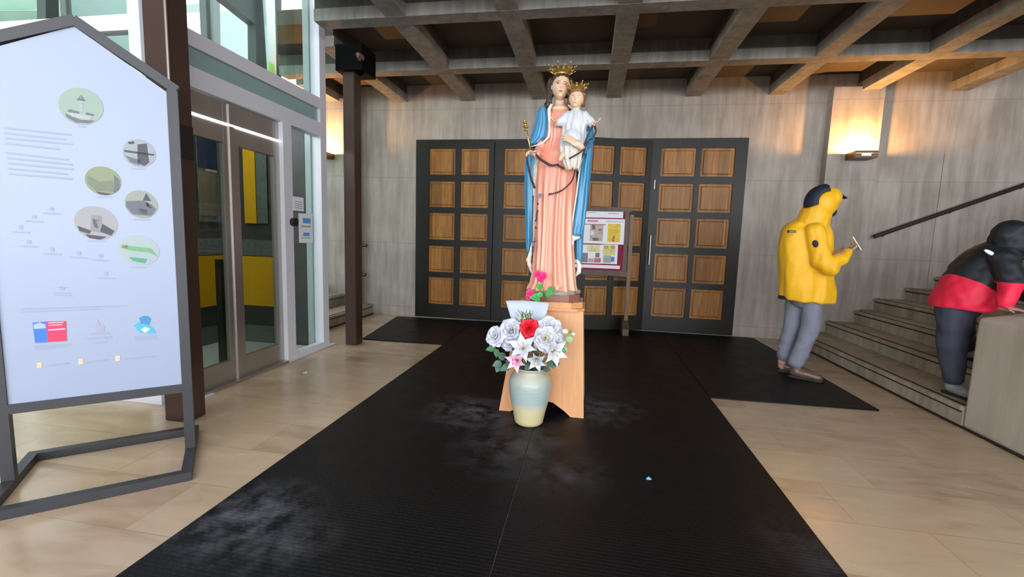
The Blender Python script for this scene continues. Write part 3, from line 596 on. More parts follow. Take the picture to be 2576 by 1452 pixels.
for (cx, cy) in ((99, 919), (203, 910), (296, 902)): logo([([(cx-6, cy-6), (cx+6, cy-7), (cx+6, cy+6), (cx-6, cy+7)], (.85, .50, .32))], 'small orange square icon')

# ---------------------------------------------------------------- notice board
yb_ = 6.16
nb = thing('notice_board', (.25, yb_, 0), 'dark framed notice board on legs with burgundy felt before the doors', 'notice board')
xl, xr = -.52, .44; zt, zb = 1.69, .86
m = MB(); m.box((xl, yb_-.02, zt-.045), (xr+.09, yb_+.02, zt+.01)); m.box((xl, yb_-.02, zb-.07), (xr+.10, yb_+.03, zb)); m.box((xl-.06, yb_-.02, zb), (xl, yb_+.02, zt)); m.box((xr+.01, yb_-.02, zb), (xr+.06, yb_+.02, zt)); m.build('frame', WOOD_DARK, nb)
MB().box((xl, yb_-.005, zb), (xr+.01, yb_+.01, zt-.045)).build('felt_panel', mat('burgundy_felt', (.26, .018, .055), .9, bump=.3, bscale=300, var=.1), nb)
for x in (xl-.04, xr+.10):
    MB().box((x-.025, yb_-.03, .06), (x+.025, yb_+.02, zt-.08), bev=.006).build('leg', WOOD_EASEL, nb)
    MB().prism([(x-.05, yb_-.17, 0.014), (x-.05, yb_-.17, .10), (x-.05, yb_-.06, .20), (x-.05, yb_+.10, .20), (x-.05, yb_+.2, .10), (x-.05, yb_+.2, .014)], (.08, 0, 0)).build('foot', WOOD_DARK, nb)
def pap(px0, py0, px1, py1, label, prints=(), k=0):
    y = yb_-.008-.003*k; a = AY(px0, py0, y); b = AY(px1, py1, y)
    r = thing('pinned_paper', (a.x, y, b.z), label, 'paper', 'papers pinned to the notice board')
    MB().box((a.x, y-.001, b.z), (b.x, y+.001, a.z)).build('sheet', PAPER, r)
    for i, (q0, r0, q1, r1, c, nm) in enumerate(prints):
        c0 = AY(q0, r0, y); c1 = AY(q1, r1, y); MB().box((c0.x, y-.0025-.0006*i, c1.z), (c1.x, y-.001, c0.z)).build('print', mat('print_'+nm, c, .6, var=.5, vscale=25), r)
pap(1440, 525, 1567, 549, 'white banner strip across the top of the notice board', [(1478, 534, 1500, 536, (.4, .4, .5), 'faint_line'), (1530, 536, 1556, 539, (.4, .4, .5), 'faint_line2')], 0)
pap(1440, 549, 1579, 566, 'white headline strip with red lettering under the top banner', [(1478, 553, 1505, 559, (.6, .25, .35), 'reddish_line'), (1525, 556, 1568, 559, (.5, .35, .45), 'purple_line')], 1)
pap(1440, 564, 1526, 614, 'white sheet with a picture of people in pale robes', [(1485, 565, 1516, 607, (.45, .40, .33), 'beige_picture'), (1490, 566, 1497, 577, (.15, .1, .08), 'dark_head'), (1506, 575, 1514, 582, (.5, .12, .12), 'red_patch'), (1491, 598, 1506, 606, (.12, .12, .12), 'dark_patch'), (1486, 580, 1494, 592, (.7, .7, .68), 'white_robe')], 2)
pap(1524, 562, 1574, 616, 'white sheet with a bright yellow poster', [(1530, 563, 1559, 610, (.75, .50, .03), 'yellow_poster'), (1540, 566, 1552, 570, (.8, .45, .35), 'pink_title'), (1541, 593, 1546, 608, (.55, .12, .06), 'red_figure'), (1534, 584, 1556, 586, (.55, .38, .05), 'ochre_arc')], 3)
pap(1440, 614, 1513, 664, 'white sheet with four small photographs, lower left', [(1478, 617, 1508, 634, (.62, .6, .3), 'pale_yellow'), (1480, 650, 1493, 660, (.6, .3, .32), 'pink_photo'), (1498, 636, 1508, 648, (.25, .15, .15), 'dark_photo'), (1495, 649, 1511, 661, (.45, .15, .17), 'red_photo'), (1462, 636, 1478, 660, (.2, .18, .2), 'dark_photo2')], 4)
pap(1512, 615, 1552, 665, 'white sheet with a yellow and blue printed scene, lower middle', [(1518, 617, 1547, 642, (.62, .58, .18), 'yellow_print'), (1520, 618, 1530, 626, (.55, .28, .06), 'orange_spot'), (1538, 618, 1546, 626, (.6, .2, .1), 'red_spot'), (1518, 642, 1536, 662, (.32, .38, .36), 'green_grey_print'), (1537, 646, 1545, 659, (.12, .16, .5), 'blue_print2')], 5)
pap(1440, 664, 1559, 677, 'blank white strip along the bottom of the notice board', [], 6)

# ---------------------------------------------------------------- pedestal
def taper(x0, x1, y, t): return
ped = thing('wooden_pedestal', (-.28, 3.3, 0), 'tapered light wooden pedestal with arched foot under the statue', 'pedestal')
BF = [(-.585, 3.05), (.02, 3.075)]; yF0, yF1, yB0, yB1 = 3.055, 3.12, 3.56, 3.50
zt_ = .758
def fpanel(y0, y1, th, name):
    prof = [(-.583, 0), (-.50, 0), (-.44, .055), (-.36, .105), (-.28, .115), (-.20, .105), (-.12, .055), (-.07, 0), (.022, 0)]
    pts = [Vector((x, y0+(y1-y0)*z/zt_, z)) for x, z in prof]
    pts += [Vector((-.018, y1, zt_)), Vector((-.478, y1, zt_))]
    pts = [Vector((p.x, p.y, p.z+.014)) if p.z < .001 else p for p in pts]
    MB().prism(pts, (0, th, 0)).build(name, WOOD_STAND, ped)
fpanel(yF0, yF1, .02, 'front_panel'); fpanel(yB0, yB1, -.02, 'back_panel')
for sx, xb, xt in ((1, .02, -.02), (-1, -.58, -.476)):
    prof = [(0, .014), (.12, .014), (.2, .10), (.3, .10), (.38, .014), (.5, .014)]
    pts = [Vector((xb+(xt-xb)*z/zt_, 3.06+y, z)) for y, z in prof]+[Vector((xt, 3.49, zt_)), Vector((xt, 3.13, zt_))]
    MB().prism(pts, (-sx*.018, 0, 0)).build('side_panel', WOOD_STAND, ped)
def octo(cx, cy, hx, hy, c, z0, z1):
    P = [(cx-hx+c, cy-hy), (cx+hx-c, cy-hy), (cx+hx, cy-hy+c), (cx+hx, cy+hy-c), (cx+hx-c, cy+hy), (cx-hx+c, cy+hy), (cx-hx, cy+hy-c), (cx-hx, cy-hy+c)]
    return MB().prism([Vector((x, y, z0)) for x, y in P], (0, 0, z1-z0))
octo(-.248, 3.31, .238, .215, .05, zt_, .776).build('cap_moulding', WOOD_STAND, ped)
octo(-.248, 3.31, .222, .20, .075, .776, .815).build('cap', WOOD_STAND, ped)

# ---------------------------------------------------------------- statue
SY = 3.27
def S(px, py, y=SY): return AY(px, py, y)
stat = thing('religious_statue', (-.245, SY, .815), 'painted statue of a crowned woman in a pink robe and blue mantle holding a child', 'statue')
octo(-.243, SY+.02, .192, .165, .07, .815, .866).build('plinth', mat('reddish_brown_plinth', (.22, .085, .06), .35, var=.3), stat)
m = MB(); R0 = [Vector((-.243+(.185+.012*sin(5*t)+.008*sin(9*t))*cos(t), SY+.0+(.155+.01*sin(4*t))*sin(t), 0)) for t in [2*pi*k/60 for k in range(60)]]
m.loft([[p+Vector((0, 0, .866)) for p in R0], [p*1+Vector((0, 0, .884)) for p in R0], [Vector((-.243, SY, 0))+(p-Vector((-.243, SY, 0)))*.96+Vector((0, 0, .893)) for p in R0]])
m.build('ground_slab', mat('mossy_grey_stone_paint', (.30, .27, .2), .6, var=.35, vscale=30), stat, smooth='a')
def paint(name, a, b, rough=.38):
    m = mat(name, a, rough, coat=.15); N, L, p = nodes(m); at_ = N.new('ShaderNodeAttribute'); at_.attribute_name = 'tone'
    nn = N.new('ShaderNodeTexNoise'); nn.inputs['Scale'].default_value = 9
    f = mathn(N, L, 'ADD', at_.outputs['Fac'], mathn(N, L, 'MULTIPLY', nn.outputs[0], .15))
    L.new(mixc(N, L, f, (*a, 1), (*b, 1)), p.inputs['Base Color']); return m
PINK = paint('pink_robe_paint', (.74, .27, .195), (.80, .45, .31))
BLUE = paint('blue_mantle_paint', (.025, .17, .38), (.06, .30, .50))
CREAM = mat('cream_lining_paint', (.72, .65, .56), .4, var=.06, coat=.1)
SKIN = mat('painted_skin', (.74, .50, .35), .38, var=.05, coat=.2)
WHITEG = mat('white_gown_paint', (.55, .585, .63), .45, var=.04)
def interp(tab, y):
    for i in range(len(tab)-1):
        if tab[i][0] <= y <= tab[i+1][0]:
            t = (y-tab[i][0])/(tab[i+1][0]-tab[i][0]); t2 = t*t*(3-2*t)*.5+t*.5; return [a+(b-a)*t2 for a, b in zip(tab[i][1:], tab[i+1][1:])]
    return list(tab[0][1:] if y < tab[0][0] else tab[-1][1:])
# robe silhouette in levels: (level, left, right, half depth)
RT_ = [(262, 1398, 1426, .035), (276, 1385, 1432, .055), (292, 1372, 1446, .075), (320, 1368, 1450, .085), (350, 1367, 1446, .078), (372, 1362, 1442, .075), (388, 1356, 1446, .085), (420, 1349, 1452, .10), (470, 1346, 1450, .11), (540, 1345, 1446, .11), (620, 1343, 1444, .115), (680, 1340, 1447, .12), (710, 1334, 1450, .128), (728, 1325, 1454, .135)]
FOLDS = [(-2.5, .13, .012), (-2.08, .09, .018), (-1.80, .07, .013), (-1.36, .085, .020), (-1.0, .12, .016), (-.55, .13, .014), (-.15, .12, .01), (-2.95, .12, .01)]
def robe():
    m = MB(); R = []; T = []; n = 220; NR = 150
    for i in range(NR):
        py = 262+(728-262)*i/(NR-1); L_, R_, dp = interp(RT_, py)
        a, b = S(L_, py), S(R_, py); c = (a+b)/2; hw = (b.x-a.x)/2; ring = []; t = max(0, (py-385)/340.0)
        for k in range(n):
            th = 2*pi*k/n; q = 0
            for j, (f0, wd, am) in enumerate(FOLDS):
                fc = f0+.12*sin(3.1*t+j)*t+(f0+1.57)*-.12*(t)
                dd = (th-(fc % (2*pi))+pi) % (2*pi)-pi
                start = .0+.12*(j % 3); amp = am*min(1, max(0, (t-start)*3+.15))*(1+.7*t)
                q += amp*math.exp(-(dd/wd)**2)
            if py > 300 and t <= 0: q += .003*sin(26*th+.6*sin(py*.05))*min(1, (py-300)/60)
            if abs(py-412) < 22 : q += .006*math.exp(-((py-(414-8*sin(th)))/5)**2)*(1 if pi < th < 2*pi else 0)
            rx = hw+q*.6-.004; ry = dp+q*1.1
            if t > 0: ry *= 1
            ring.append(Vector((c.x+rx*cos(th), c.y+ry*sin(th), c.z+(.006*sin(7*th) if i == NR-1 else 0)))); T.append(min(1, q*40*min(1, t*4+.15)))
        R.append(ring)
    m.loft(R, a=T); return m
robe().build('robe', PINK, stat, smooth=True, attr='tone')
# sleeve of the near arm
m = MB(); m.chain([S(1364, 355, SY-.01), S(1358, 376, SY-.06), S(1349, 389, SY-.135)], [.032, .036, .025])
m.ell(S(1360, 390, SY-.05), (.034, .045, .032)); o = organic(m, .008, 5, lambda v: .004*sin(v.z*90+v.x*40)); o.a = [.25+.3*sin(v.z*70) for v in o.v]; o.build('sleeve', PINK, stat, smooth=True, attr='tone')
def drape(tab, y0, dp, folds, name, matr, parent, seed=0, yshift=None, n=90, NR=80, tw=0):
    m = MB(); R = []; T = []; p0, p1 = tab[0][0], tab[-1][0]
    for i in range(NR):
        py = p0+(p1-p0)*i/(NR-1); L_, R_ = interp(tab, py)[:2]; yy = y0+(yshift(py) if yshift else 0)
        a, b = S(L_, py, yy), S(R_, py, yy); c = (a+b)/2; hw = (b-a).length/2; ux = (b-a).normalized(); ring = []
        e = min(1, min(i, NR-1-i)/3+.35)
        for k in range(n):
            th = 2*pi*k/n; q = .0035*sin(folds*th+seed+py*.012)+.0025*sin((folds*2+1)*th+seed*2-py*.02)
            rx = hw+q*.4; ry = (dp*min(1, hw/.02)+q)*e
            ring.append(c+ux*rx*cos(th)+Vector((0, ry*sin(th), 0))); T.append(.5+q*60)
        R.append(ring)
    m.loft(R, a=T); return m.build(name, matr, parent, smooth=True, attr='tone' if matr is BLUE else None)
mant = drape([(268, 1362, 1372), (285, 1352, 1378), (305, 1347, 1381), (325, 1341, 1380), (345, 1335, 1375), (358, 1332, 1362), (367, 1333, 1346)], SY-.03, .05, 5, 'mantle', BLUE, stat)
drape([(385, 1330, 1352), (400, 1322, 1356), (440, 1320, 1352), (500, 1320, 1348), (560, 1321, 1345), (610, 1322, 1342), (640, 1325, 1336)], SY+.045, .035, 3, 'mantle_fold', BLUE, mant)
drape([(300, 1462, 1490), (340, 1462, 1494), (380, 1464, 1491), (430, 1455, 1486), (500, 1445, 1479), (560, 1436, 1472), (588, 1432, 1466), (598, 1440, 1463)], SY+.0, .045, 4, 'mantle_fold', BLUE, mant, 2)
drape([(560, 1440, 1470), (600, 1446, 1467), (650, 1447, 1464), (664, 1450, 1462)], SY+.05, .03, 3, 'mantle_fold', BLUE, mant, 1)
# mantle back
m = MB(); R = []
for i in range(50):
    py = 262+(650-262)*i/49; L_, R_ = interp([(262, 1385, 1440), (285, 1362, 1460), (330, 1348, 1482), (400, 1328, 1486), (520, 1326, 1474), (650, 1332, 1460)], py)
    a, b = S(L_, py, SY+.05), S(R_, py, SY+.05); c = (a+b)/2; hw = (b.x-a.x)/2; r1 = []
    for k in range(60):
        th = pi*k/59; r1.append(c+Vector((hw*cos(th), (.11+.006*sin(14*th))*sin(th), 0)))
    R.append(r1+[v+Vector((0, -.012, 0)) for v in r1[::-1]])
m.loft(R); m.a = [.3]*len(m.v); m.build('mantle_back', BLUE, mant, smooth=True, attr='tone')
# cream edges and curls of the lining
m = MB()
def edge(pts, r, dy=-.06): m.tube([S(a, b, SY+dy) for a, b in pts], r, 8)
edge([(1388, 262), (1381, 275), (1382, 300), (1383, 325), (1380, 345), (1366, 359), (1348, 366), (1334, 369)], [.010, .013, .012, .010, .009, .007, .005, .004], -.075)
edge([(1430, 262), (1441, 272), (1450, 285), (1456, 300)], [.012, .014, .012, .008], -.06)
edge([(1462, 395), (1458, 430), (1450, 490), (1441, 550), (1435, 585)], [.006]*5, -.045)
edge([(1352, 400), (1350, 450), (1346, 500), (1343, 560), (1341, 620)], [.012, .013, .010, .006, .005], -.02)
m.build('mantle_lining', CREAM, mant, smooth=True)
def curl(*parts):
    m = MB()
    for pts, rs, dy in parts: m.chain([S(a, b, SY+dy) for a, b in pts], rs)
    organic(m, .006, 4, lambda v: .0015*sin(v.z*150)).build('lining_curl', CREAM, mant, smooth=True)
curl(([(1352, 392), (1350, 425), (1347, 460), (1343, 490)], [.018, .026, .02, .01], .0))
curl(([(1338, 612), (1334, 640), (1330, 655), (1334, 672), (1338, 690)], [.006, .016, .021, .016, .006], .0))
curl(([(1437, 592), (1446, 600), (1456, 597)], [.012, .018, .011], -.03), ([(1437, 594), (1440, 612), (1436, 630)], [.014, .014, .007], -.03))
curl(([(1452, 656), (1458, 668), (1456, 684), (1449, 694)], [.013, .018, .018, .009], .0))
# foot
m = MB(); m.chain([S(1397, 722, SY-.12), S(1401, 726, SY-.17)], [.022, .018]); m.ell(S(1404, 720, SY-.13), (.03, .04, .02)); organic(m, .006, 3).build('foot', SKIN, stat, smooth=True)

def headm(c, h, yaw=0, pitch=0, roll=0, wd=.36, dpt=.42):
    """face mesh; local axes: x right, -y forward, z up; h full height"""
    M = Matrix.Rotation(yaw, 3, 'Z')@Matrix.Rotation(roll, 3, 'Y')@Matrix.Rotation(pitch, 3, 'X'); c = Vector(c); m = MB(); nu, nv = 56, 44; vs = []; R = []
    def shape(p, t):
        x = cos(p)*sin(t); y = -cos(p)*cos(t); z = sin(p)
        fx = wd*h; fy = dpt*h; fz = .5*h
        if z < 0: fx *= 1-.38*(-z)**1.6; fy *= 1-.12*(-z)**2
        P = Vector((x*fx, y*fy, z*fz)); front = max(0, -y)
        P.y += front*h*.03*(1 if z > .45 else 0)*0
        g = lambda a, b, sa, sb: math.exp(-((P.x/h-a)/sa)**2-((P.z/h-b)/sb)**2)*(1 if y < 0 else 0)
        P.y -= h*(.10*g(0, -.09, .045, .05)+.05*g(0, .0, .03, .10)+.03*g(0, -.235, .085, .035)+.05*g(0, -.40, .10, .07)+.018*g(0, .11, .25, .05))
        P.y += h*(.045*g(.145, .035, .07, .045)+.045*g(-.145, .035, .07, .045)+.02*g(0, -.31, .12, .03))
        P.y -= h*(.02*g(.17, -.1, .08, .09)+.02*g(-.17, -.1, .08, .09))
        return P
    for i in range(nv+1):
        p = -pi/2+pi*i/nv; R.append([c+M@shape(p, 2*pi*j/nu) for j in range(nu)])
    m.loft(R, cap=False)
    loc = lambda x, z, o=0: c+M@(shape(math.asin(max(-1, min(1, z*2))), math.asin(max(-1, min(1, x/(wd*math.cos(math.asin(z*2))*(1 if z > 0 else 1-.38*(-z*2)**1.6))))))+Vector((0, -o*h, 0)))
    return m, loc, M
def face(c, h, parent, tones, **k):
    m, loc, M = headm(c, h, **k)
    for sx in (-1, 1): m.ell(Vector(c)+M@Vector((sx*.355*h, .03*h, -.01*h)), (.03*h, .06*h, .09*h), M)
    hd = m.build('head', tones['skin'], parent, smooth=True)
    for sx in (-1, 1):
        e = MB().ell(loc(sx*.145, .03, -.012), (.062*h, .03*h, .026*h), M).build('eye', mat('eye_white', (.55, .50, .45), .3, var=.05), hd, smooth=True)
        MB().ell(loc(sx*.145, .028, .012), (.030*h, .012*h, .026*h), M).build('iris', tones['dark'], hd, smooth=True)
        MB().tube([loc(sx*x, z, .012) for x, z in ((.07, .095), (.13, .118), (.2, .10), (.235, .075))], .010*h, 6).build('eyebrow', tones['dark'], hd, smooth=True)
        MB().tube([loc(sx*x, z, .016) for x, z in ((.085, .045), (.145, .064), (.205, .045))], .009*h, 6).build('eyelid', tones['dark'], hd, smooth=True)
    e = MB(); e.tube([loc(x, z, .006) for x, z in ((-.075, -.225), (-.03, -.215), (0, -.22), (.03, -.215), (.075, -.225))], [.006*h, .016*h, .015*h, .016*h, .006*h], 8)
    e.tube([loc(x, z, .004) for x, z in ((-.06, -.235), (0, -.25), (.06, -.235))], [.006*h, .019*h, .006*h], 8)
    e.build('lips', tones['lip'], hd, smooth=True)
    return hd
HAIR = mat('dark_brown_painted_hair', (.045, .022, .016), .45, bump=.5, bscale=40, stretch=(4, 4, .6), var=.4)
HAIRC = mat('light_brown_painted_hair', (.19, .09, .045), .45, bump=.5, bscale=60, var=.4)
LIP = mat('lip_paint', (.55, .16, .13), .35, var=.05); BROWN = mat('brow_paint', (.12, .07, .05), .5, var=.1)
T_ = dict(skin=SKIN, dark=BROWN, lip=LIP)
hc = S(1411, 221, SY-.03); face(hc, .178, stat, T_, yaw=radians(8), roll=radians(5), wd=.355)
m = MB(); m.chain([S(1409, 240, SY), S(1408, 262, SY-.005), S(1408, 272, SY-.01)], [.036, .036, .045]); m.ell(S(1408, 276, SY-.015), (.07, .06, .028)); organic(m, .007, 4).build('neck', SKIN, stat, smooth=True)
m = MB(); m.ell(hc+Vector((0, .035, .02)), (.075, .07, .085)); m.ell(hc+Vector((.0, .0, .06)), (.062, .055, .035))
m.chain([S(1388, 205, SY+.0), S(1384, 235, SY+.0), S(1380, 258, SY-.01), S(1369, 276, SY-.03)], [.028, .026, .024, .014]); m.chain([S(1433, 205, SY), S(1434, 235, SY), S(1434, 262, SY), S(1436, 275, SY-.01)], [.026, .024, .024, .014])
o = organic(m, .006, 3, lambda v: .003*sin(v.x*260+sin(v.z*60)*2)); o.build('hair', HAIR, stat, smooth=True)
def crown(c, r, h, n, name, parent, tilt=0):
    m = MB(); c = Vector(c); m.lathe(c, [(r, 0), (r+.006, 0), (r+.006, .016), (r, .016), (r, 0)], 40)
    random.seed(int(r*1e4))
    for k in range(n):
        t = 2*pi*k/n; d = Vector((cos(t), sin(t), 0)); p0 = c+d*(r+.003)+Vector((0, 0, .012)); hh = h*(1 if k % 2 == 0 else .62)
        tip = p0+d*h*.95+Vector((0, 0, hh)); s_ = Vector((-d.y, d.x, 0)); mid = p0.lerp(tip, .5)
        m.prism([p0-s_*.010, p0+s_*.010, mid+s_*.012, tip+s_*.002, tip-s_*.002, mid-s_*.012], d*.003)
        for sg in (-1, 1): m.bar(p0+s_*.006*sg, p0+d*h*.5+s_*sg*.03+Vector((0, 0, hh*.75)), .004)
        m.ell(tip, .005, nu=8, nv=6); m.ell(mid-d*.002, .006, nu=8, nv=6)
    return m.build(name, GOLD, parent)
crown(S(1413, 192, SY-.01), .046, .052, 14, 'crown', stat)
def hand(m, wrist, dirv, normal, size=1.0, curl=.5, thumb=1, spread=.16):
    """adds palm, four fingers and a thumb; dirv points along the fingers, normal out of the palm"""
    d = Vector(dirv).normalized(); n = Vector(normal); n = (n-d*n.dot(d)).normalized(); s = d.cross(n); w_ = Vector(wrist); L = .19*size
    pc = w_+d*L*.25; M = Matrix((s, d, n)).transposed(); m.ell(pc, (L*.22, L*.29, L*.085), M); m.caps(w_-d*L*.1, L*.15, w_+d*L*.1, L*.16)
    for k, (off, ln) in enumerate(((-.155, .36), (-.05, .42), (.055, .39), (.15, .30))):
        p = w_+d*L*(.48-.03*abs(k-1))+s*off*L*thumb*-1; q = p; ang = 0; fd = (d+s*(-off)*thumb*spread*3).normalized(); P = [p-fd*L*.12]; 
        P.append(p)
        for j, fr_ in enumerate((.45, .32, .23)):
            ang += curl*(.6+.35*j); q = q+(fd*cos(ang)+n*sin(ang))*ln*L*fr_; P.append(q)
        rr = [.058, .056, .052, .047, .040]; m.chain(P, [x*L*1.0 for x in rr])
    p = w_+d*L*.12+s*thumb*L*.17; q = p+(s*thumb*.75+d*.55+n*.25).normalized()*L*.2; r_ = q+(s*thumb*.25+d*.85+n*(.3+curl*.4)).normalized()*L*.17
    m.chain([p, q, r_], [L*.075, L*.062, L*.046]); return m
# woman's hands
m = MB(); hand(m, S(1348, 388, SY-.14), (-.75, -.6, .1), (.3, -.3, -1), .62, .75, 1); organic(m, .0035, 2).build('right_hand', SKIN, stat, smooth=True)
m = MB(); m.chain([S(1470, 372, SY-.05), S(1463, 369, SY-.14), S(1457, 366, SY-.185)], [.028, .024, .02]); hand(m, S(1457, 366, SY-.185), (-.85, -.1, .55), (0, .6, -.6), .8, .22, -1, .3); organic(m, .0035, 2).build('left_hand', SKIN, stat, smooth=True)
# left sleeve under the child
m = MB(); m.chain([S(1455, 300, SY), S(1478, 350, SY-.01), S(1466, 378, SY-.08)], [.05, .05, .034]); o = organic(m, .008, 4, lambda v: .003*sin(v.z*120)); o.a = [.3]*len(o.v); o.build('sleeve', BLUE, stat, smooth=True, attr='tone')
# sceptre
m = MB(); a = S(1336, 385, SY-.17); b = S(1321, 312, SY-.17); m.tube([a, b], .006, 10)
d = (b-a); 
for t, r in ((.55, .011), (.80, .014), (.9, .02), (.97, .012), (1.05, .016), (1.12, .008)): m.ell(a+d*t, (r, r, .006 if r > .013 else .009), nu=12, nv=8)
m.build('sceptre', GOLD, stat, smooth=True)
# child figure
CY_ = SY-.10
child = thing('t_', (0, 0, 0), None, None)
bpy.data.objects.remove(child)
m = MB()
RG = [(277, 1436, 1462, .03), (290, 1420, 1478, .045), (305, 1416, 1480, .052), (330, 1414, 1474, .055), (350, 1410, 1474, .058), (375, 1408, 1470, .06), (400, 1411, 1462, .055), (414, 1418, 1456, .04)]
R = []
for i in range(70):
    py = 277+(414-277)*i/69; L_, R_, dp = interp(RG, py); a, b = S(L_, py, CY_), S(R_, py, CY_); c = (a+b)/2; hw = (b.x-a.x)/2
    R.append([Vector((c.x+(hw+.003*sin(9*t+i*.05))*cos(t), c.y+(dp+.005*sin(11*t+i*.04))*sin(t), c.z)) for t in [2*pi*k/80 for k in range(80)]])
m.loft(R)
m.chain([S(1428, 292, CY_), S(1412, 305, CY_-.02), S(1404, 309, CY_-.03)], [.034, .032, .026]); m.chain([S(1470, 292, CY_), S(1484, 305, CY_-.01), S(1490, 311, CY_-.02)], [.034, .032, .026])
m.ell(S(1440, 350, CY_-.045), (.06, .035, .07))
gown = organic(m, .006, 3, lambda v: .0015*sin(v.x*160+v.z*50)).build('child_gown', WHITEG, stat, smooth=True)
m = MB()
m.chain([S(1410, 308, CY_-.02), S(1402, 308, CY_-.045)], [.017, .014]); hand(m, S(1402, 308, CY_-.045), (-.8, -.4, .25), (0, -.2, 1), .38, .45, -1)
m.chain([S(1486, 308, CY_-.02), S(1493, 313, CY_-.045)], [.017, .014]); hand(m, S(1493, 312, CY_-.045), (.75, -.3, .3), (0, -.3, 1), .38, .4, 1)
m.chain([S(1420, 385, CY_-.03), S(1414, 392, CY_-.06), S(1409, 402, CY_-.075)], [.022, .018, .012]); m.chain([S(1440, 405, CY_-.03), S(1436, 416, CY_-.05), S(1432, 424, CY_-.07)], [.02, .017, .011])
organic(m, .003, 2).build('child_limbs', SKIN, gown, smooth=True)
cc = S(1450, 251, CY_-.01)
m = MB(); m.chain([S(1450, 268, CY_), S(1449, 282, CY_)], [.026, .03]); m.build('child_neck', SKIN, gown, smooth=True)
m, loc, M = headm(cc, .125, yaw=radians(-4), roll=radians(4), wd=.40)
m.build('child_head', SKIN, gown, smooth=True)
e = MB(); h_ = .125
for sx in (-1, 1):
    e.tube([loc(sx*x, z, .012) for x, z in ((.07, .095), (.13, .11), (.2, .095))], .010*h_, 6); e.ell(loc(sx*.145, .028, .0), (.045*h_, .016*h_, .016*h_), M)
e.build('child_brows_and_eyes', mat('pale_brown_paint', (.28, .2, .2), .5, var=.1), gown, smooth=True)
e = MB(); e.tube([loc(x, z, .006) for x, z in ((-.07, -.225), (0, -.235), (.07, -.225))], [.005*h_, .018*h_, .005*h_], 8); e.build('child_lips', LIP, gown, smooth=True)
m = MB(); m.ell(cc+Vector((0, .022, .018)), (.056, .05, .055)); m.ell(cc+Vector((0, -.005, .05)), (.045, .04, .018))
for k in range(9): t = -.4+k*.48; m.ell(cc+Vector((.053*cos(t), .03+.02*sin(t*2), .035-.012*k if k < 5 else -.02+.01*(k-5))), (.016, .018, .016))
for a_, b_ in ((1467, 238), (1470, 250), (1468, 262), (1433, 238)): m.ell(S(a_, b_, CY_+.02), (.016, .02, .018))
organic(m, .004, 2, lambda v: .002*sin(v.x*300+v.z*200)).build('child_hair', HAIRC, gown, smooth=True)
crown(S(1451, 232, CY_), .034, .040, 12, 'child_crown', gown)
# lace skirt hanging below the child
def lace():
    m = mat('white_lace', (.74, .72, .64), .8); N, L, p = nodes(m); v = N.new('ShaderNodeTexVoronoi'); v.inputs['Scale'].default_value = 190
    tc = N.new('ShaderNodeTexCoord'); L.new(tc.outputs['Object'], v.inputs['Vector']); r = N.new('ShaderNodeMapRange'); r.inputs[1].default_value = .25; r.inputs[2].default_value = .5; r.inputs[3].default_value = 1; r.inputs[4].default_value = .72
    L.new(v.outputs[0], r.inputs[0]); L.new(r.outputs[0], p.inputs['Alpha']); return m
m = MB(); R = []
for i in range(24):
    py = 372+(428-372)*i/23; L_, R_ = interp([(372, 1406, 1470), (395, 1408, 1466), (412, 1414, 1462), (428, 1424, 1456)], py)
    a, b = S(L_, py, CY_), S(R_, py, CY_); c = (a+b)/2; hw = (b.x-a.x)/2
    R.append([c+Vector(((hw+.004*sin(9*t))*cos(t), (.075+.006*sin(12*t+1))*sin(t), .008*sin(16*t)*(i/23))) for t in [2*pi*k/110 for k in range(110)]])
m.loft(R, cap=False); m.build('lace_skirt', lace(), stat, smooth=True)

# rosary
BEAD = mat('dark_rosary_beads', (.035, .018, .022), .35, var=.3)
ros = thing('rosary', S(1340, 380, SY-.2), 'long dark bead rosary draped over the hands and robe of the statue', 'rosary')
def beads(pts, gap, r, m, dy, jit=0):
    P = [S(a, b, SY+d_) for (a, b), d_ in zip(pts, dy)]; 
    for i in range(len(P)-1):
        n = max(1, int((P[i+1]-P[i]).length/gap))
        for k in range(n):
            p = P[i].lerp(P[i+1], k/n); s = .006*jit*(1 if k % 2 else -1)
            m.ell(p+Vector((s, -.002, s*.5)), (r, r, r*1.5), Matrix.Rotation(.7, 3, 'Y'), nu=8, nv=6)
def smooth_pts(pts, k=6):
    o = []
    for i in range(len(pts)-1):
        p0, p1, p2, p3 = pts[max(i-1, 0)], pts[i], pts[i+1], pts[min(i+2, len(pts)-1)]
        for j in range(k):
            t = j/k; o.append(tuple(.5*((2*p1[q])+(-p0[q]+p2[q])*t+(2*p0[q]-5*p1[q]+4*p2[q]-p3[q])*t*t+(-p0[q]+3*p1[q]-3*p2[q]+p3[q])*t**3) for q in (0, 1)))
    return o+[pts[-1]]
m = MB()
for pts, j in (([(1340, 370), (1348, 384), (1360, 398), (1376, 409), (1388, 415), (1402, 414)], 1), ([(1327, 382), (1330, 410), (1335, 435), (1341, 455), (1348, 473)], 1)):
    sp_ = smooth_pts(pts); beads(sp_, .0115, .0062, m, [-.155]*len(sp_), j)
m.build('bead_strand', BEAD, ros, smooth=True)['kind'] = 'stuff'
m = MB()
for pts, j, dy in (([(1448, 430), (1441, 452), (1428, 468), (1408, 482), (1380, 489)], .5, -.15), ([(1496, 312), (1501, 328), (1494, 345), (1484, 352), (1476, 366), (1468, 390), (1462, 402), (1459, 418)], .9, -.13), ([(1493, 316), (1483, 336), (1476, 352), (1466, 378), (1452, 388), (1434, 398)], .9, -.185), ([(1402, 414), (1420, 425)], .0, -.13)):
    sp_ = smooth_pts(pts); beads(sp_, .0115, .0056, m, [dy]*len(sp_), j)
m.build('bead_strand', BEAD, ros, smooth=True)['kind'] = 'stuff'
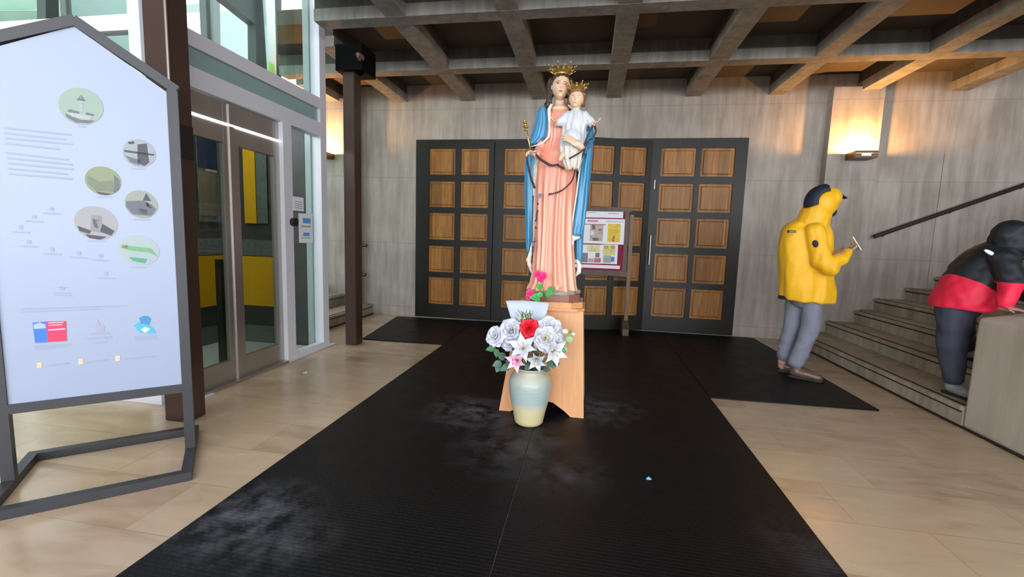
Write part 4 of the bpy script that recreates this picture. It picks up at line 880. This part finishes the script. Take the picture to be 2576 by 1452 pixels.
m = MB(); sp_ = [(1353, 513), (1352, 531), (1351, 537), (1350, 543), (1350, 549), (1348, 555), (1348, 573)]
for a_, b_ in sp_: m.ell(S(a_, b_, SY-.155), (.0065, .006, .0085), nu=10, nv=8)
m.tube([S(1354, 500, SY-.15), S(1348, 573, SY-.15), S(1346, 595, SY-.15)], .0012, 6); m.build('pendant_beads', BEAD, ros, smooth=True)['kind'] = 'stuff'
c = S(1357, 492, SY-.155); m = MB()
hp = [(0, -.022), (.013, -.008), (.018, .006), (.012, .016), (.004, .015), (0, .010), (-.004, .015), (-.012, .016), (-.018, .006), (-.013, -.008)]
m.prism([c+Vector((x, 0, z)) for x, z in hp], (0, .006, 0)); m.build('heart_medal', mat('grey_metal_medal', (.13, .14, .19), .5, metal=0, var=.2), ros)
m = MB(); m.bar(S(1346, 596, SY-.16), S(1342, 636, SY-.16), .009, up=(0, 1, 0)); m.bar(S(1337, 609, SY-.16), S(1351, 607, SY-.16), .009, up=(0, 1, 0)); m.build('crucifix', BEAD, ros)

# ---------------------------------------------------------------- flowers
GREEN = mat('leaf_green', (.045, .16, .06), .5, var=.35, vscale=30); GREEN2 = mat('bright_leaf_green', (.06, .36, .07), .5, var=.25, vscale=30); DKGREEN = mat('grey_green_leaf', (.06, .13, .09), .5, var=.3, vscale=20)
PWHITE = mat('white_silk_petal', (.64, .66, .74), .6, var=.05, vscale=20); PRED = mat('red_silk_petal', (.75, .01, .03), .5, var=.2, vscale=20); PPINK = mat('pink_silk_petal', (.85, .04, .22), .5, var=.25, vscale=20)
PBLUSH = mat('blush_silk_petal', (.80, .55, .68), .55, var=.35, vscale=14); PCREAM = mat('cream_silk_petal', (.75, .72, .60), .6, var=.06)
OLIVE = mat('olive_twig', (.14, .14, .045), .6, var=.3)
def frame(n):
    n = Vector(n).normalized(); x = n.orthogonal().normalized(); return x, n.cross(x), n
def petal(m, c, ax, out, L, W_, bend, cup, base=0, pts=9, point=.0, ruff=0, mi=0):
    """petal from c along 'out', opening around axis 'ax'; its edges cup towards the axis"""
    s = ax.cross(out).normalized(); vs = []; nx = 8; ctr = Vector(c); ph = random.uniform(0, 6)
    for i in range(pts+1):
        t = i/pts; f = base+bend*t*t; d = out*sin(f)+ax*cos(f); inw = ax*sin(f)-out*cos(f)
        if i: ctr = ctr+d*(L/pts)
        wv = W_*((.35+.65*sin(pi*min(1, t*.62+.02)))*(1-max(0, t-.8)**2*9)) if point == 0 else W_*sin(pi*min(1, t*.85+.10))*(1-point*t**3)
        for j in range(nx+1):
            u = (j/nx-.5)*2; drop = u*u*(L*.16*t**3 if point == 0 else 0)
            vs.append(ctr+s*wv*u+inw*cup*W_*u*u*(1-.6*t)-d*drop+inw*ruff*sin(u*5+ph)*t*t*L)
    m.add(vs, [(i*(nx+1)+j, i*(nx+1)+j+1, (i+1)*(nx+1)+j+1, (i+1)*(nx+1)+j) for i in range(pts) for j in range(nx)], mi)
def rose(root, c, r, facing, mt, heart=None, seed=0):
    random.seed(seed); x, y, n = frame(facing); m = MB(); c = Vector(c); b = c-n*r*.55
    for k in range(5): t = k*2.4; petal(m, b+(x*cos(t)+y*sin(t))*r*.03, n, x*cos(t)+y*sin(t), r*(1.0+.03*k), r*(.22+.03*k), .25, .8, .02+.06*k)
    m2 = m; m = MB()
    for cnt, base, bend, L, W_ in ((4, .30, .35, 1.12, .42), (5, .52, .5, 1.15, .50), (6, .78, .75, 1.18, .52), (7, 1.05, .8, 1.15, .50)):
        o_ = random.uniform(0, 6)
        for k in range(cnt):
            t = 2*pi*k/cnt+o_+random.uniform(-.15, .15); petal(m, b, n, x*cos(t)+y*sin(t), r*L*random.uniform(.92, 1.06), r*W_, bend+random.uniform(-.1, .2), .42, base, ruff=.04)
    m.build('petals', mt, root, smooth=True, solid=.0012); m2.build('heart', heart or mt, root, smooth=True, solid=.0012)
    q = MB(); 
    for k in range(5): t = k*1.2566; petal(q, c-n*r*.45, n, x*cos(t)+y*sin(t), r*.6, r*.12, .3, 0, 1.5, point=.9)
    q.build('sepals', GREEN, root, smooth=True, solid=.001)
def lily(root, c, r, facing, mt, seed=0, centre=None):
    random.seed(seed); x, y, n = frame(facing); m = MB(); c = Vector(c)
    for k in range(6): t = 2*pi*k/6+random.uniform(-.1, .1); petal(m, c-n*r*.35, n, x*cos(t)+y*sin(t), r*1.25, r*.30, 1.25, .25, .35+.1*(k % 2), pts=10, point=.92, ruff=.02)
    m.build('petals', mt, root, smooth=True, solid=.0012)
    q = MB()
    for k in range(5): t = k*1.2566; p = c-n*r*.3; e_ = c+n*r*.45+(x*cos(t)+y*sin(t))*r*.22; q.tube([p, e_], .0014, 6); q.ell(e_, (.004, .004, .007), nu=8, nv=6)
    q.build('stamens', centre or mat('stamen_yellow', (.55, .42, .12), .6, var=.2), root, smooth=True)
    if centre: 
        q = MB()
        for k in range(6): t = k*1.05+.4; petal(q, c-n*r*.33, n, x*cos(t)+y*sin(t), r*.62, r*.2, .8, .2, .5, point=.6)
        q.build('heart', centre, root, smooth=True, solid=.001)
VC = Vector((-.345, 2.895, .02))
def stem(root, c, mt=GREEN, r=.0028, base=None):
    b = base or (VC+Vector((random.uniform(-.04, .04), random.uniform(-.03, .03), .30))); c = Vector(c); mid = b.lerp(c, .55)+Vector((0, 0, .03))
    P = [b, mid.lerp(b, .5)+Vector((0, 0, .01)), mid, c]; MB().tube(P, r, 8).build('stem', mt, root, smooth=True)
def leafb(root, c, d, up, L, W_, mt, name='leaf'):
    m = MB(); d = Vector(d).normalized(); petal(m, Vector(c), Vector(up).normalized(), d, L, W_, .35, .25, 1.15, point=.55); return m.build(name, mt, root, smooth=True, solid=.0012)
FY = 2.83
def F(px, py, y=FY): return AY(px, py, y)
G = 'artificial flowers in the ceramic vase'
def fl(kind, px, py, rpx, facing, mt, label, y=FY, seed=0, **k):
    c = F(px, py, y); r = rpx/395*(1.16 if kind == 'rose' else 1.25); nm = 'artificial_'+kind
    root = thing(nm, VC+Vector((0, 0, .3)), label, 'flower', G); random.seed(seed+5)
    (rose if kind == 'rose' else lily)(root, c, r, facing, mt, seed=seed, **k); n = Vector(facing).normalized(); stem(root, c-n*r*.45)
    return root
r_ = fl('rose', 1244, 846, 23, (-.35, -1, .45), PWHITE, 'small white artificial rose, furthest left of the bouquet', seed=1)
leafb(r_, F(1247, 876), (-1, -.2, -.3), (0, -1, .5), .07, .022, GREEN); leafb(r_, F(1250, 878), (.1, -.3, -1), (0, -1, .2), .06, .02, GREEN)
fl('rose', 1285, 832, 30, (-.1, -1, .5), PWHITE, 'large white artificial rose beneath the left corner of the paper wrap', 2.85, 2)
fl('rose', 1280, 864, 20, (-.2, -1, .1), PWHITE, 'white artificial rose tucked under the large rose on the left', 2.84, 8)
fl('rose', 1382, 826, 28, (.15, -1, .55), PWHITE, 'white artificial rose highest on the right side of the bouquet', 2.86, 3)
fl('rose', 1372, 851, 29, (.1, -1, .35), PWHITE, 'full white artificial rose with a cream heart right of centre', 2.80, 4, heart=PCREAM)
fl('rose', 1401, 858, 22, (.5, -1, .3), PWHITE, 'white artificial rose furthest right among the large blooms', 2.83, 5)
fl('rose', 1331, 826, 22, (.05, -1, .35), PRED, 'red artificial rose in front of the white paper wrap', 2.82, 6)
fl('lily', 1316, 876, 36, (0, -1, .5), PWHITE, 'white artificial lily in the middle of the bouquet', 2.79, 7)
fl('lily', 1392, 884, 34, (.45, -1, .1), PWHITE, 'white artificial lily opening to the right above the vase rim', 2.80, 9)
fl('lily', 1300, 908, 27, (-.15, -1, .1), PBLUSH, 'blush artificial lily with a magenta heart above the left of the rim', 2.76, 10, centre=PPINK)
fl('lily', 1350, 906, 26, (.05, -1, -.2), mat('bluish_silk_petal', (.55, .60, .70), .6, var=.06), 'pale bluish artificial lily hanging over the vase rim', 2.77, 11)
random.seed(3)
sg = thing('eucalyptus_sprig', VC+Vector((0, 0, .3)), 'grey green leafy sprig spreading from the left of the vase', 'foliage', G); stem(sg, F(1262, 905), DKGREEN)
for (a_, b_, dx, dz, L) in ((1262, 912, -1, -.5, .07), (1268, 905, -.6, .9, .06), (1258, 918, -.4, -1, .06), (1282, 918, -.7, -.6, .075), (1272, 900, -.9, .3, .06), (1284, 905, -.2, -1, .055)): leafb(sg, F(a_, b_, 2.80), (dx, -.15, dz), (.1, -1, .4), L, .026, DKGREEN)
sg = thing('eucalyptus_sprig', VC+Vector((0, 0, .3)), 'dark leafy sprig low in the middle and right of the bouquet', 'foliage', G); stem(sg, F(1375, 900), DKGREEN)
for (a_, b_, dx, dz, L) in ((1378, 905, .6, -.8, .07), (1390, 915, 1, .1, .05), (1362, 898, .1, -1, .06), (1330, 915, -.3, -.9, .06), (1345, 895, .3, .8, .07), (1385, 895, .8, .7, .06), (1408, 872, .7, -.7, .05), (1300, 890, -.5, .6, .05), (1355, 880, -.4, .7, .06), (1402, 880, .9, -.1, .06), (1322, 925, .4, -.5, .05), (1368, 925, .9, -.3, .05)): leafb(sg, F(a_, b_, 2.83), (dx, -.1, dz), (.1, -1, .3), L, .022, DKGREEN)
sg = thing('bud_sprig', VC+Vector((0, 0, .3)), 'sprig with two white buds and a pale green leaf reaching right', 'foliage', G); stem(sg, F(1418, 862), GREEN2, .002); MB().tube([F(1405, 880), F(1415, 860), F(1422, 838)], .0018, 6).build('twig', GREEN2, sg); MB().tube([F(1415, 862), F(1430, 852), F(1442, 842)], .0018, 6).build('twig', GREEN2, sg)
for a_, b_, r in ((1422, 834, .020), (1443, 841, .013)): MB().ell(F(a_, b_, 2.82), (r, r, r*.9)).build('bud', PCREAM, sg, smooth=True)
PG = mat('pale_green_leaf', (.25, .45, .25), .5, var=.2); leafb(sg, F(1430, 846), (.4, -.1, -1), (.2, -1, .1), .045, .024, PG); leafb(sg, F(1412, 868), (.7, -.1, -.8), (.2, -1, .1), .06, .02, PG); leafb(sg, F(1433, 838), (.1, 0, .6), (.2, -1, 0), .025, .01, GREEN2)
sg = thing('fern_spray', VC+Vector((0, 0, .3)), 'feathery green and cream spray above the red rose', 'foliage', G); stem(sg, F(1325, 822), GREEN, .002); m = MB(); random.seed(9)
for k in range(42):
    a_ = random.uniform(-.9, .9); L = random.uniform(.03, .075); p = F(1322+random.uniform(-12, 12), 815+random.uniform(-14, 4), 2.85); m.bar(p, p+Vector((sin(a_)*L, random.uniform(-.01, .01), cos(a_)*L)), .003)
m.build('fronds', mat('olive_frond', (.10, .17, .05), .6, var=.5, vscale=50), sg); m = MB()
for k in range(26): m.ell(F(1318+random.uniform(-14, 14), 806+random.uniform(-10, 12), 2.845), .0042, nu=6, nv=5)
m.build('seed_heads', PCREAM, sg)['kind'] = 'stuff'
sg = thing('dried_twig', VC+Vector((0, 0, .3)), 'olive coloured dried twig bunch in the centre of the bouquet', 'foliage', G); m = MB()
for k in range(9): p = F(1333+k*2, 893+random.uniform(-3, 3), 2.79); m.tube([p, p+Vector((.03+.004*k, -.01, .035+.003*k)), p+Vector((.075, .0, .05+.004*k))], .003, 6)
m.build('twigs', OLIVE, sg, smooth=True); stem(sg, F(1340, 893), OLIVE, .004)
# paper wrap
m = MB(); WY = 2.93
out = [(1272, 757), (1300, 755), (1330, 755), (1358, 757), (1382, 763), (1378, 790), (1368, 815), (1360, 850), (1300, 850), (1288, 815), (1280, 790)]
rows = []
for i in range(9):
    t = i/8; row = []
    for j in range(17):
        u = j/16; px = (1272+(1382-1272)*u)*(1-t)+(1306+(1352-1306)*u)*t; py = (757-3*sin(pi*u)+6*u)*(1-t)+870*t
        row.append(AY(px, py, WY+.05*(1-t)-.03*(2*u-1)**2*0+.035*cos(2*pi*u)*(1-t)*-.6))
    rows.append(row)
m.loft(rows, closed=False); wr = m.build('paper_wrap', mat('white_wrapping_paper', (.50, .57, .66), .6, var=.03), org=tuple(VC), solid=.002, smooth=True); tag(wr, 'white paper flower wrap standing behind the red rose', 'wrapping paper')
# vase
def vase_mat():
    m = mat('glazed_stoneware', (.5, .5, .45), .35, coat=.3, bump=.15, bscale=6, stretch=(1, 1, 30)); N, L, p = nodes(m)
    tc = N.new('ShaderNodeTexCoord'); s = N.new('ShaderNodeSeparateXYZ'); L.new(tc.outputs['Object'], s.inputs[0]); n = N.new('ShaderNodeTexNoise'); n.inputs['Scale'].default_value = 7; L.new(tc.outputs['Object'], n.inputs['Vector'])
    z = mathn(N, L, 'ADD', s.outputs[2], mathn(N, L, 'MULTIPLY', mathn(N, L, 'SUBTRACT', n.outputs[0], .5), .05))
    r = N.new('ShaderNodeValToRGB'); L.new(mathn(N, L, 'MULTIPLY', z, 2.5), r.inputs[0]); e = r.color_ramp.elements
    e[0].position = 0; e[0].color = (.60, .52, .28, 1); e[1].position = 1; e[1].color = (.40, .39, .29, 1)
    for q, c in ((.28, (.62, .56, .33, 1)), (.40, (.38, .47, .46, 1)), (.68, (.36, .43, .41, 1)), (.86, (.44, .44, .35, 1))): x = e.new(q); x.color = c
    L.new(r.outputs[0], p.inputs['Base Color']); return m
vs = thing('ceramic_vase', VC, 'grey blue and cream glazed stoneware vase in front of the pedestal', 'vase')
VZ = -.006
prof = [(.0, VZ), (.082, VZ), (.096, VZ+.012), (.099, VZ+.03), (.108, .07), (.122, .13), (.134, .19), (.141, .24), (.142, .275), (.135, .31), (.120, .335), (.106, .350), (.102, .36), (.103, .37), (.107, .378), (.106, .384), (.100, .384), (.096, .37), (.094, .355), (.12, .31), (.12, .25), (.09, .05), (.0, .03)]
MB().lathe(VC, prof, 64).build('body', vase_mat(), vs, smooth=True)

# roses laid at the feet of the statue
G2 = 'pink roses laid at the statue feet'
def foot_rose(bloom, leaves, base, label, seed):
    root = thing('artificial_rose', base, label, 'flower', G2); random.seed(seed)
    for (a_, b_, rp) in bloom: 
        c = AY(a_, b_, 3.05); x, y, n = frame((-.1, -1, .4)); m = MB()
        for ring, (cnt, bs, L) in enumerate(((4, .3, 1), (6, .9, 1.2))):
            for k in range(cnt): t = 2*pi*k/cnt+ring; petal(m, c-n*rp/380*.4, n, x*cos(t)+y*sin(t), rp/380*L, rp/380*.5, .6, .3, bs)
        m.build('bloom', PPINK, root, smooth=True, solid=.001)
    for (a_, b_, dx, dz, L) in leaves: leafb(root, AY(a_, b_, 3.05), (dx, -.1, dz), (0, -1, .4), L, L*.42, GREEN2)
    MB().tube([Vector(base), AY(bloom[-1][0]+4, bloom[-1][1]+14, 3.07), AY(bloom[-1][0], bloom[-1][1], 3.06)], .003, 8).build('stem', GREEN2, root, smooth=True)
    return root
foot_rose([(1352, 690, 11), (1365, 695, 12), (1360, 702, 10)], [(1360, 728, -.3, .5, .045), (1380, 735, .5, .6, .05), (1365, 740, -.7, -.3, .05), (1372, 738, 1, -.1, .06), (1355, 742, -.8, -.5, .05)], AY(1372, 757, 3.10), 'tall pink artificial rose with bright green leaves standing at the statue foot', 2)
foot_rose([(1333, 738, 11), (1331, 747, 9)], [(1350, 748, -.8, -.2, .05), (1358, 750, -.6, -.5, .045)], AY(1360, 759, 3.10), 'short pink artificial rose lying low on the left of the plinth', 3)

# blue scrap and white scrap on the floor
c = AZ(1632, 1206, .014); m = MB(); m.add([c+Vector(v) for v in ((-.014, -.008, 0), (.012, -.012, .004), (.016, .008, .001), (0, .014, .009), (-.012, .008, .002), (0, 0, .014))], [(0, 1, 5), (1, 2, 5), (2, 3, 5), (3, 4, 5), (4, 0, 5), (4, 3, 2, 1, 0)]); tag(m.build('paper_scrap', mat('light_blue_scrap', (.10, .42, .75), .6, var=.1), org=c), 'tiny crumpled light blue scrap on the black mat', 'litter')
c = AZ(768, 938, .001); m = MB(); m.add([c+Vector(v) for v in ((-.02, -.008, 0), (.014, -.012, .002), (.02, .008, .001), (0, .012, .005), (-.012, .008, .001))], [(0, 1, 2, 3, 4)]); tag(m.build('paper_scrap', PAPER, org=c, solid=.002), 'small white scrap on the tiles in front of the lift doors', 'litter')

# ---------------------------------------------------------------- people
PSK = mat('person_skin', (.42, .24, .17), .5, var=.08)
# person in yellow, facing right (+x), phone in hand
O1 = Vector((2.03, 4.62, .013))
p1 = MB()
hd1 = Vector((2.075, 4.56, 1.655))
p1.ell(hd1, (.095, .075, .115)); p1.ell(hd1+Vector((.095, 0, -.02)), (.02, .014, .022)); p1.ell(hd1+Vector((.06, 0, -.07)), (.045, .045, .04))
p1.chain([(2.03, 4.58, 1.60), (2.01, 4.60, 1.46)], [.055, .065]); p1.chain([(2.01, 4.47, 1.39), (2.01, 4.75, 1.39)], [.05, .05]); p1.chain([(2.01, 4.60, 1.33), (2.02, 4.62, .95)], [.12, .12])
p1.chain([(2.01, 4.47, 1.37), (2.07, 4.40, 1.13), (2.26, 4.42, 1.22)], [.042, .04, .03]); p1.chain([(2.02, 4.80, 1.38), (2.08, 4.82, 1.13), (2.27, 4.58, 1.22)], [.05, .042, .03])
p1.chain([(2.10, 4.55, .9), (2.09, 4.56, .5), (2.0, 4.56, .11)], [.085, .06, .042]); p1.chain([(2.02, 4.72, .9), (2.02, 4.73, .5), (1.95, 4.74, .11)], [.085, .06, .042])
p1.caps((2.0, 4.56, .07), .035, (2.12, 4.50, .045), .03); p1.caps((1.95, 4.74, .07), .035, (2.08, 4.70, .045), .03)
hand(p1, (2.26, 4.42, 1.225), (.75, .45, .35), (-.3, .3, .9), .9, .7, 1); hand(p1, (2.27, 4.58, 1.215), (.8, -.3, .35), (-.3, -.3, .9), .9, .7, -1)
P1 = organic(p1, .0075, 2).build('person', PSK, org=O1, smooth=True)
tag(P1, 'person in a yellow hooded rain jacket and grey trousers looking at a phone', 'person')
YEL = mat('yellow_rain_fabric', (.84, .45, .003), .55, bump=.25, bscale=25, var=.06, vscale=4, sheen=.1)
NAVY = mat('navy_fabric', (.012, .016, .035), .7, var=.2)
jk = MB(); R = []
for i in range(44):
    py = 548+(758-548)*i/43; L_, R_, dp = interp([(548, 2012, 2070, .08), (562, 1982, 2088, .13), (585, 1966, 2096, .155), (620, 1960, 2096, .165), (660, 1959, 2094, .17), (710, 1962, 2097, .175), (745, 1967, 2100, .18), (758, 1970, 2098, .18)], py)
    a, b = AY(L_, py, 4.60), AY(R_, py, 4.60); c = (a+b)/2; hw = (b.x-a.x)/2
    R.append([c+Vector((hw*math.copysign(abs(cos(t))**.85, cos(t)), dp*math.copysign(abs(sin(t))**.85, sin(t))+.02, 0)) for t in [2*pi*k/64 for k in range(64)]])
jk.loft(R)
jk.chain([(2.00, 4.47, 1.40), (2.05, 4.41, 1.14), (2.13, 4.38, 1.08)], [.085, .080, .07]); jk.chain([(2.10, 4.38, 1.09), (2.20, 4.39, 1.155), (2.265, 4.42, 1.215)], [.072, .062, .045])
jk.chain([(2.02, 4.76, 1.38), (2.08, 4.80, 1.13), (2.24, 4.62, 1.20)], [.08, .075, .05])
def wr1(v): 
    f = .014*noise.noise(Vector((v.x*8, v.y*8, v.z*2.2)))+.009*noise.noise(Vector((v.x*18, v.y*18, v.z*7+3)))
    if v.z < 1.3: f += .007*sin(v.x*46+2*sin(v.z*5))*min(1, (1.3-v.z)*2)
    return f
jkt = organic(jk, .009, 5, wr1).build('jacket', YEL, P1, smooth=True)
hm = MB(); hm.ell(hd1+Vector((-.005, 0, .0)), (.135, .125, .155), Matrix.Rotation(radians(14), 3, 'Y')); hm.chain([(2.05, 4.58, 1.60), (2.02, 4.60, 1.45)], [.125, .145]); hm.ell(hd1+Vector((.065, 0, .045)), (.085, .105, .10)); hm.caps(hd1+Vector((.11, -.05, .06)), .03, hd1+Vector((.11, .05, .06)), .03)
hood = organic(hm, .008, 4, lambda v: .004*noise.noise(v*18), ).build('hood', YEL, jkt, smooth=True)
s_ = MB(); cH = hd1+Vector((-.012, -.0, .01)); R = []
for i in range(22):
    t = .12+2.0*i/21; w2 = .05; RR = Matrix.Rotation(radians(12), 3, 'Y'); pp = []
    for u in (-1, -.5, 0, .5, 1):
        ph = u*.85-.12; pp.append(cH+RR@Vector((-.139*sin(t)*cos(ph)-.0, -.0+.128*sin(ph)*1-.03, .159*cos(t)*cos(ph)*.98)))
    R.append(pp)
s_.loft(R, closed=False); s_.build('navy_hood_panel', NAVY, hood, smooth=True, solid=.012)
m = MB(); m.prism([hd1+Vector(v) for v in ((.11, -.06, .085), (.19, -.03, .045), (.19, .03, .045), (.11, .06, .085))], (0, 0, .008)); m.build('cap_peak', NAVY, hood)
m = MB(); m.ell(hd1+Vector((.082, -.01, -.075)), (.034, .06, .045)); m.build('collar', NAVY, hood, smooth=True)
m = MB(); a_ = AY(1984, 579, 4.425); m.box((a_.x, 4.415, a_.z-.022), (a_.x+.058, 4.45, a_.z)); m.build('badge', BLACK, jkt)
q = MB(); 
for k in range(4): q.box((a_.x+.008+k*.011, 4.413, a_.z-.015), (a_.x+.014+k*.011, 4.416, a_.z-.007))
q.build('badge_lettering', mat('ochre_print', (.5, .25, .02), .6, var=.1), jkt)
m = MB(); m.ell(AY(2052, 614, 4.385), (.024, .02, .036), Matrix.Rotation(radians(-25), 3, 'Y')); m.build('navy_underarm_patch', NAVY, jkt, smooth=True)
m = MB(); R = []
for z in (.755, .79):
    R.append([Vector((2.035+.215*cos(t), 4.63+.165*sin(t), z)) for t in [2*pi*k/40 for k in range(40)]])
m.loft(R); m.build('jacket_lining', NAVY, jkt, smooth='a')
TRO = mat('grey_blue_trousers', (.20, .215, .27), .8, bump=.2, bscale=60, var=.12, vscale=6)
m = MB(); m.chain([(2.03, 4.64, .84), (2.04, 4.64, .80)], [.13, .13]); m.chain([(2.09, 4.57, .84), (2.09, 4.56, .5), (2.00, 4.56, .17)], [.10, .080, .068]); m.chain([(2.01, 4.72, .84), (2.01, 4.73, .5), (1.955, 4.735, .19)], [.10, .080, .068])
o = organic(m, .009, 4, lambda v: .011*noise.noise(Vector((v.x*10, v.y*10, v.z*5)))+.006*noise.noise(Vector((v.x*12, v.y*12, v.z*24)))*(1.3 if v.z < .45 else .6)); o.build('trousers', TRO, P1, smooth=True)
def shoe(h, d, L, mt, sole, parent, w_=.045, hh=.1):
    h = Vector(h); d = Vector(d).normalized(); m = MB(); up = Vector((0, 0, 1))
    m.chain([h+d*.045+up*.055, h+d*L*.45+up*.05, h+d*(L-.05)+up*.035], [w_*.95, w_, w_*.82]); m.chain([h+d*.05+up*.06, h+d*.05+up*hh], [w_, w_*.95])
    s = organic(m, .007, 3).build('shoe', mt, parent, smooth=True); x = d.cross(up)
    pr = [(0, .028), (.06, .036), (L*.5, .034), (L*.75, .045), (L*.93, .03), (L, 0), (L*.93, -.03), (L*.75, -.045), (L*.5, -.034), (.06, -.036), (0, -.028)]
    MB().prism([h+d*a+x*b for a, b in pr], (0, 0, .02)).build('sole', sole, s); return s
SOLE = mat('dark_sole', (.012, .01, .01), .6, var=.1)
shoe((1.955, 4.585, .014), (.24, -.13, 0), .285, SHOEM, SOLE, P1); shoe((1.925, 4.76, .014), (.24, -.09, 0), .28, SHOEM, SOLE, P1)
m = MB(); M_ = Matrix.Rotation(radians(-35), 3, 'Y'); c = Vector((2.335, 4.47, 1.30)); ph = tag(MB().add([c+M_@Vector(v) for v in [(x, y, z) for x in (-.004, .004) for y in (-.036, .036) for z in (-.07, .07)]], [(0, 1, 3, 2), (4, 6, 7, 5), (0, 4, 5, 1), (2, 3, 7, 6), (0, 2, 6, 4), (1, 5, 7, 3)]).build('phone', mat('pale_phone', (.6, .62, .65), .3, var=.03), org=c), 'pale phone held by the person in the yellow jacket', 'phone')

# person bending over the parapet
O2 = Vector((2.80, 3.88, .155))
p2 = MB(); hipc = AY(2420, 745, 3.92); shc = AY(2515, 645, 3.86); hd2 = AY(2550, 602, 3.82)
SH_R = AY(2525, 655, 3.70); EL_R = AY(2548, 712, 3.60); WR_R = AY(2526, 770, 3.56)
SH_L = shc+Vector((.06, .17, 0)); EL_L = Vector((3.18, 3.98, 1.0)); WR_L = Vector((3.16, 3.70, .93))
p2.ell(hd2, (.10, .085, .115), Matrix.Rotation(radians(50), 3, 'Y')); p2.chain([shc, hd2-Vector((.02, 0, .04))], [.07, .055]); p2.chain([hipc+Vector((0, 0, .05)), shc-Vector((.04, 0, .03))], [.085, .10]); p2.chain([SH_R+Vector((0, .03, 0)), SH_L], [.06, .065])
p2.chain([SH_R, EL_R, WR_R], [.05, .042, .03]); p2.chain([SH_L, EL_L, WR_L], [.05, .042, .03])
p2.chain([(2.79, 3.92, .80), (2.77, 3.875, .55), (2.82, 3.88, .27)], [.075, .055, .042]); p2.chain([(2.84, 4.00, .80), (2.98, 4.14, .68), AZ(2415, 905, .31)+Vector((.04, .02, .1))], [.075, .055, .045]); p2.caps((2.83, 3.87, .22), .035, (2.87, 3.77, .20), .03)
hand(p2, WR_R+Vector((.0, -.01, -.01)), (.6, -.75, -.08), (0, 0, -1), .8, .12, -1); hand(p2, WR_L, (.2, -.95, -.1), (0, 0, -1), .95, .2, 1)
P2 = organic(p2, .0075, 2).build('person', PSK, org=O2, smooth=True); tag(P2, 'person in a black and red jacket bending over the parapet on the stairs', 'person')
BLKF = mat('black_jacket_fabric', (.008, .011, .015), .65, var=.25, bump=.2, bscale=30); REDF = mat('red_jacket_fabric', (.78, .012, .055), .55, var=.08, bump=.2, bscale=30)
m = MB(); R = []
tab = [(0, -.01, .185, .205), (.15, 0, .18, .21), (.35, 0, .165, .20), (.6, .0, .155, .19), (.85, .0, .135, .18), (1.0, .0, .09, .13)]
ax0, ax1 = AY(2418, 775, 3.92), AY(2522, 628, 3.86); 
for i in range(36):
    t = i/35; dx, rx, ry = interp(tab, t); c = ax0.lerp(ax1, t); tilt = radians(32*t); ux = Vector((cos(tilt), 0, -sin(tilt)))
    c = c+Vector((-.03*sin(pi*t), 0, .035*sin(pi*t)))
    R.append([c+ux*rx*cos(q)+Vector((0, ry*sin(q), 0)) for q in [2*pi*k/56 for k in range(56)]])
m.loft(R)
m.chain([SH_R, EL_R, WR_R+Vector((0, 0, .025))], [.083, .07, .054]); m.chain([SH_L, EL_L, WR_L], [.085, .07, .055])
TWO = mat('black_and_red_jacket_fabric', (.5, .1, .1), .6, bump=.2, bscale=30); N, L, p = nodes(TWO)
tc = N.new('ShaderNodeTexCoord'); sx = N.new('ShaderNodeSeparateXYZ'); L.new(tc.outputs['Object'], sx.inputs[0])
yoke = mathn(N, L, 'GREATER_THAN', mathn(N, L, 'ADD', sx.outputs[2], mathn(N, L, 'MULTIPLY', sx.outputs[0], .62)), 1.137-.155+.62*(2.62-2.80))
slv = mathn(N, L, 'GREATER_THAN', sx.outputs[2], 1.055-.155)
near = mathn(N, L, 'LESS_THAN', sx.outputs[1], 3.695-3.88)
fac = mathn(N, L, 'ADD', mathn(N, L, 'MULTIPLY', near, slv), mathn(N, L, 'MULTIPLY', mathn(N, L, 'SUBTRACT', 1, near), yoke))
L.new(mixc(N, L, fac, (.80, .012, .06, 1), (.008, .011, .015, 1)), p.inputs['Base Color'])
j2 = organic(m, .009, 4, lambda v: .012*noise.noise(Vector((v.x*8, v.y*8, v.z*8)))+.008*noise.noise(Vector((v.x*16+v.z*10, v.y*14, v.z*16-v.x*10)))).build('jacket', TWO, P2, smooth=True)
m = MB(); m.ell(hd2+Vector((.0, 0, .0)), (.145, .12, .13), Matrix.Rotation(radians(40), 3, 'Y')); m.caps(shc+Vector((.0, 0, .03)), .10, hd2-Vector((.02, 0, .03)), .11); organic(m, .009, 4, lambda v: .012*noise.noise(v*9)+.008*noise.noise(v*20)).build('hood', BLKF, j2, smooth=True)
c = AY(2490, 636, 3.70); m = MB(); m.ell(c, (.042, .012, .014), Matrix.Rotation(radians(28), 3, 'Y')); m.build('white_shoulder_logo', mat('white_print', (.75, .77, .78), .5, var=.04), j2, smooth=True)
TR2 = mat('dark_blue_grey_trousers', (.040, .046, .075), .75, var=.3, vscale=7, bump=.2)
m = MB(); m.ell(hipc-Vector((0.0, 0, .07)), (.13, .13, .12)); m.chain([(2.775, 3.905, .82), (2.765, 3.87, .55), (2.81, 3.88, .30)], [.118, .09, .068]); m.caps((2.775, 3.905, .82), .118, (2.84, 3.97, .80), .118); m.chain([(2.84, 4.0, .86), (2.98, 4.14, .68), AZ(2415, 905, .31)+Vector((.04, .02, .13))], [.12, .10, .07])
organic(m, .009, 4, lambda v: .010*noise.noise(Vector((v.x*9, v.y*9, v.z*7)))+.003*sin(v.z*45+v.x*35+3*sin(v.y*20))).build('trousers', TR2, P2, smooth=True)
SN = mat('grey_sneaker', (.22, .23, .24), .5, var=.4, vscale=30)
shoe((2.80, 3.93, .157), (.25, -.9, 0), .27, SN, SOLE, P2, .042, .11); shoe(AZ(2412, 905, .31)+Vector((0, .02, .002)), (.55, -.1, 0), .27, SN, SOLE, P2, .042, .1)
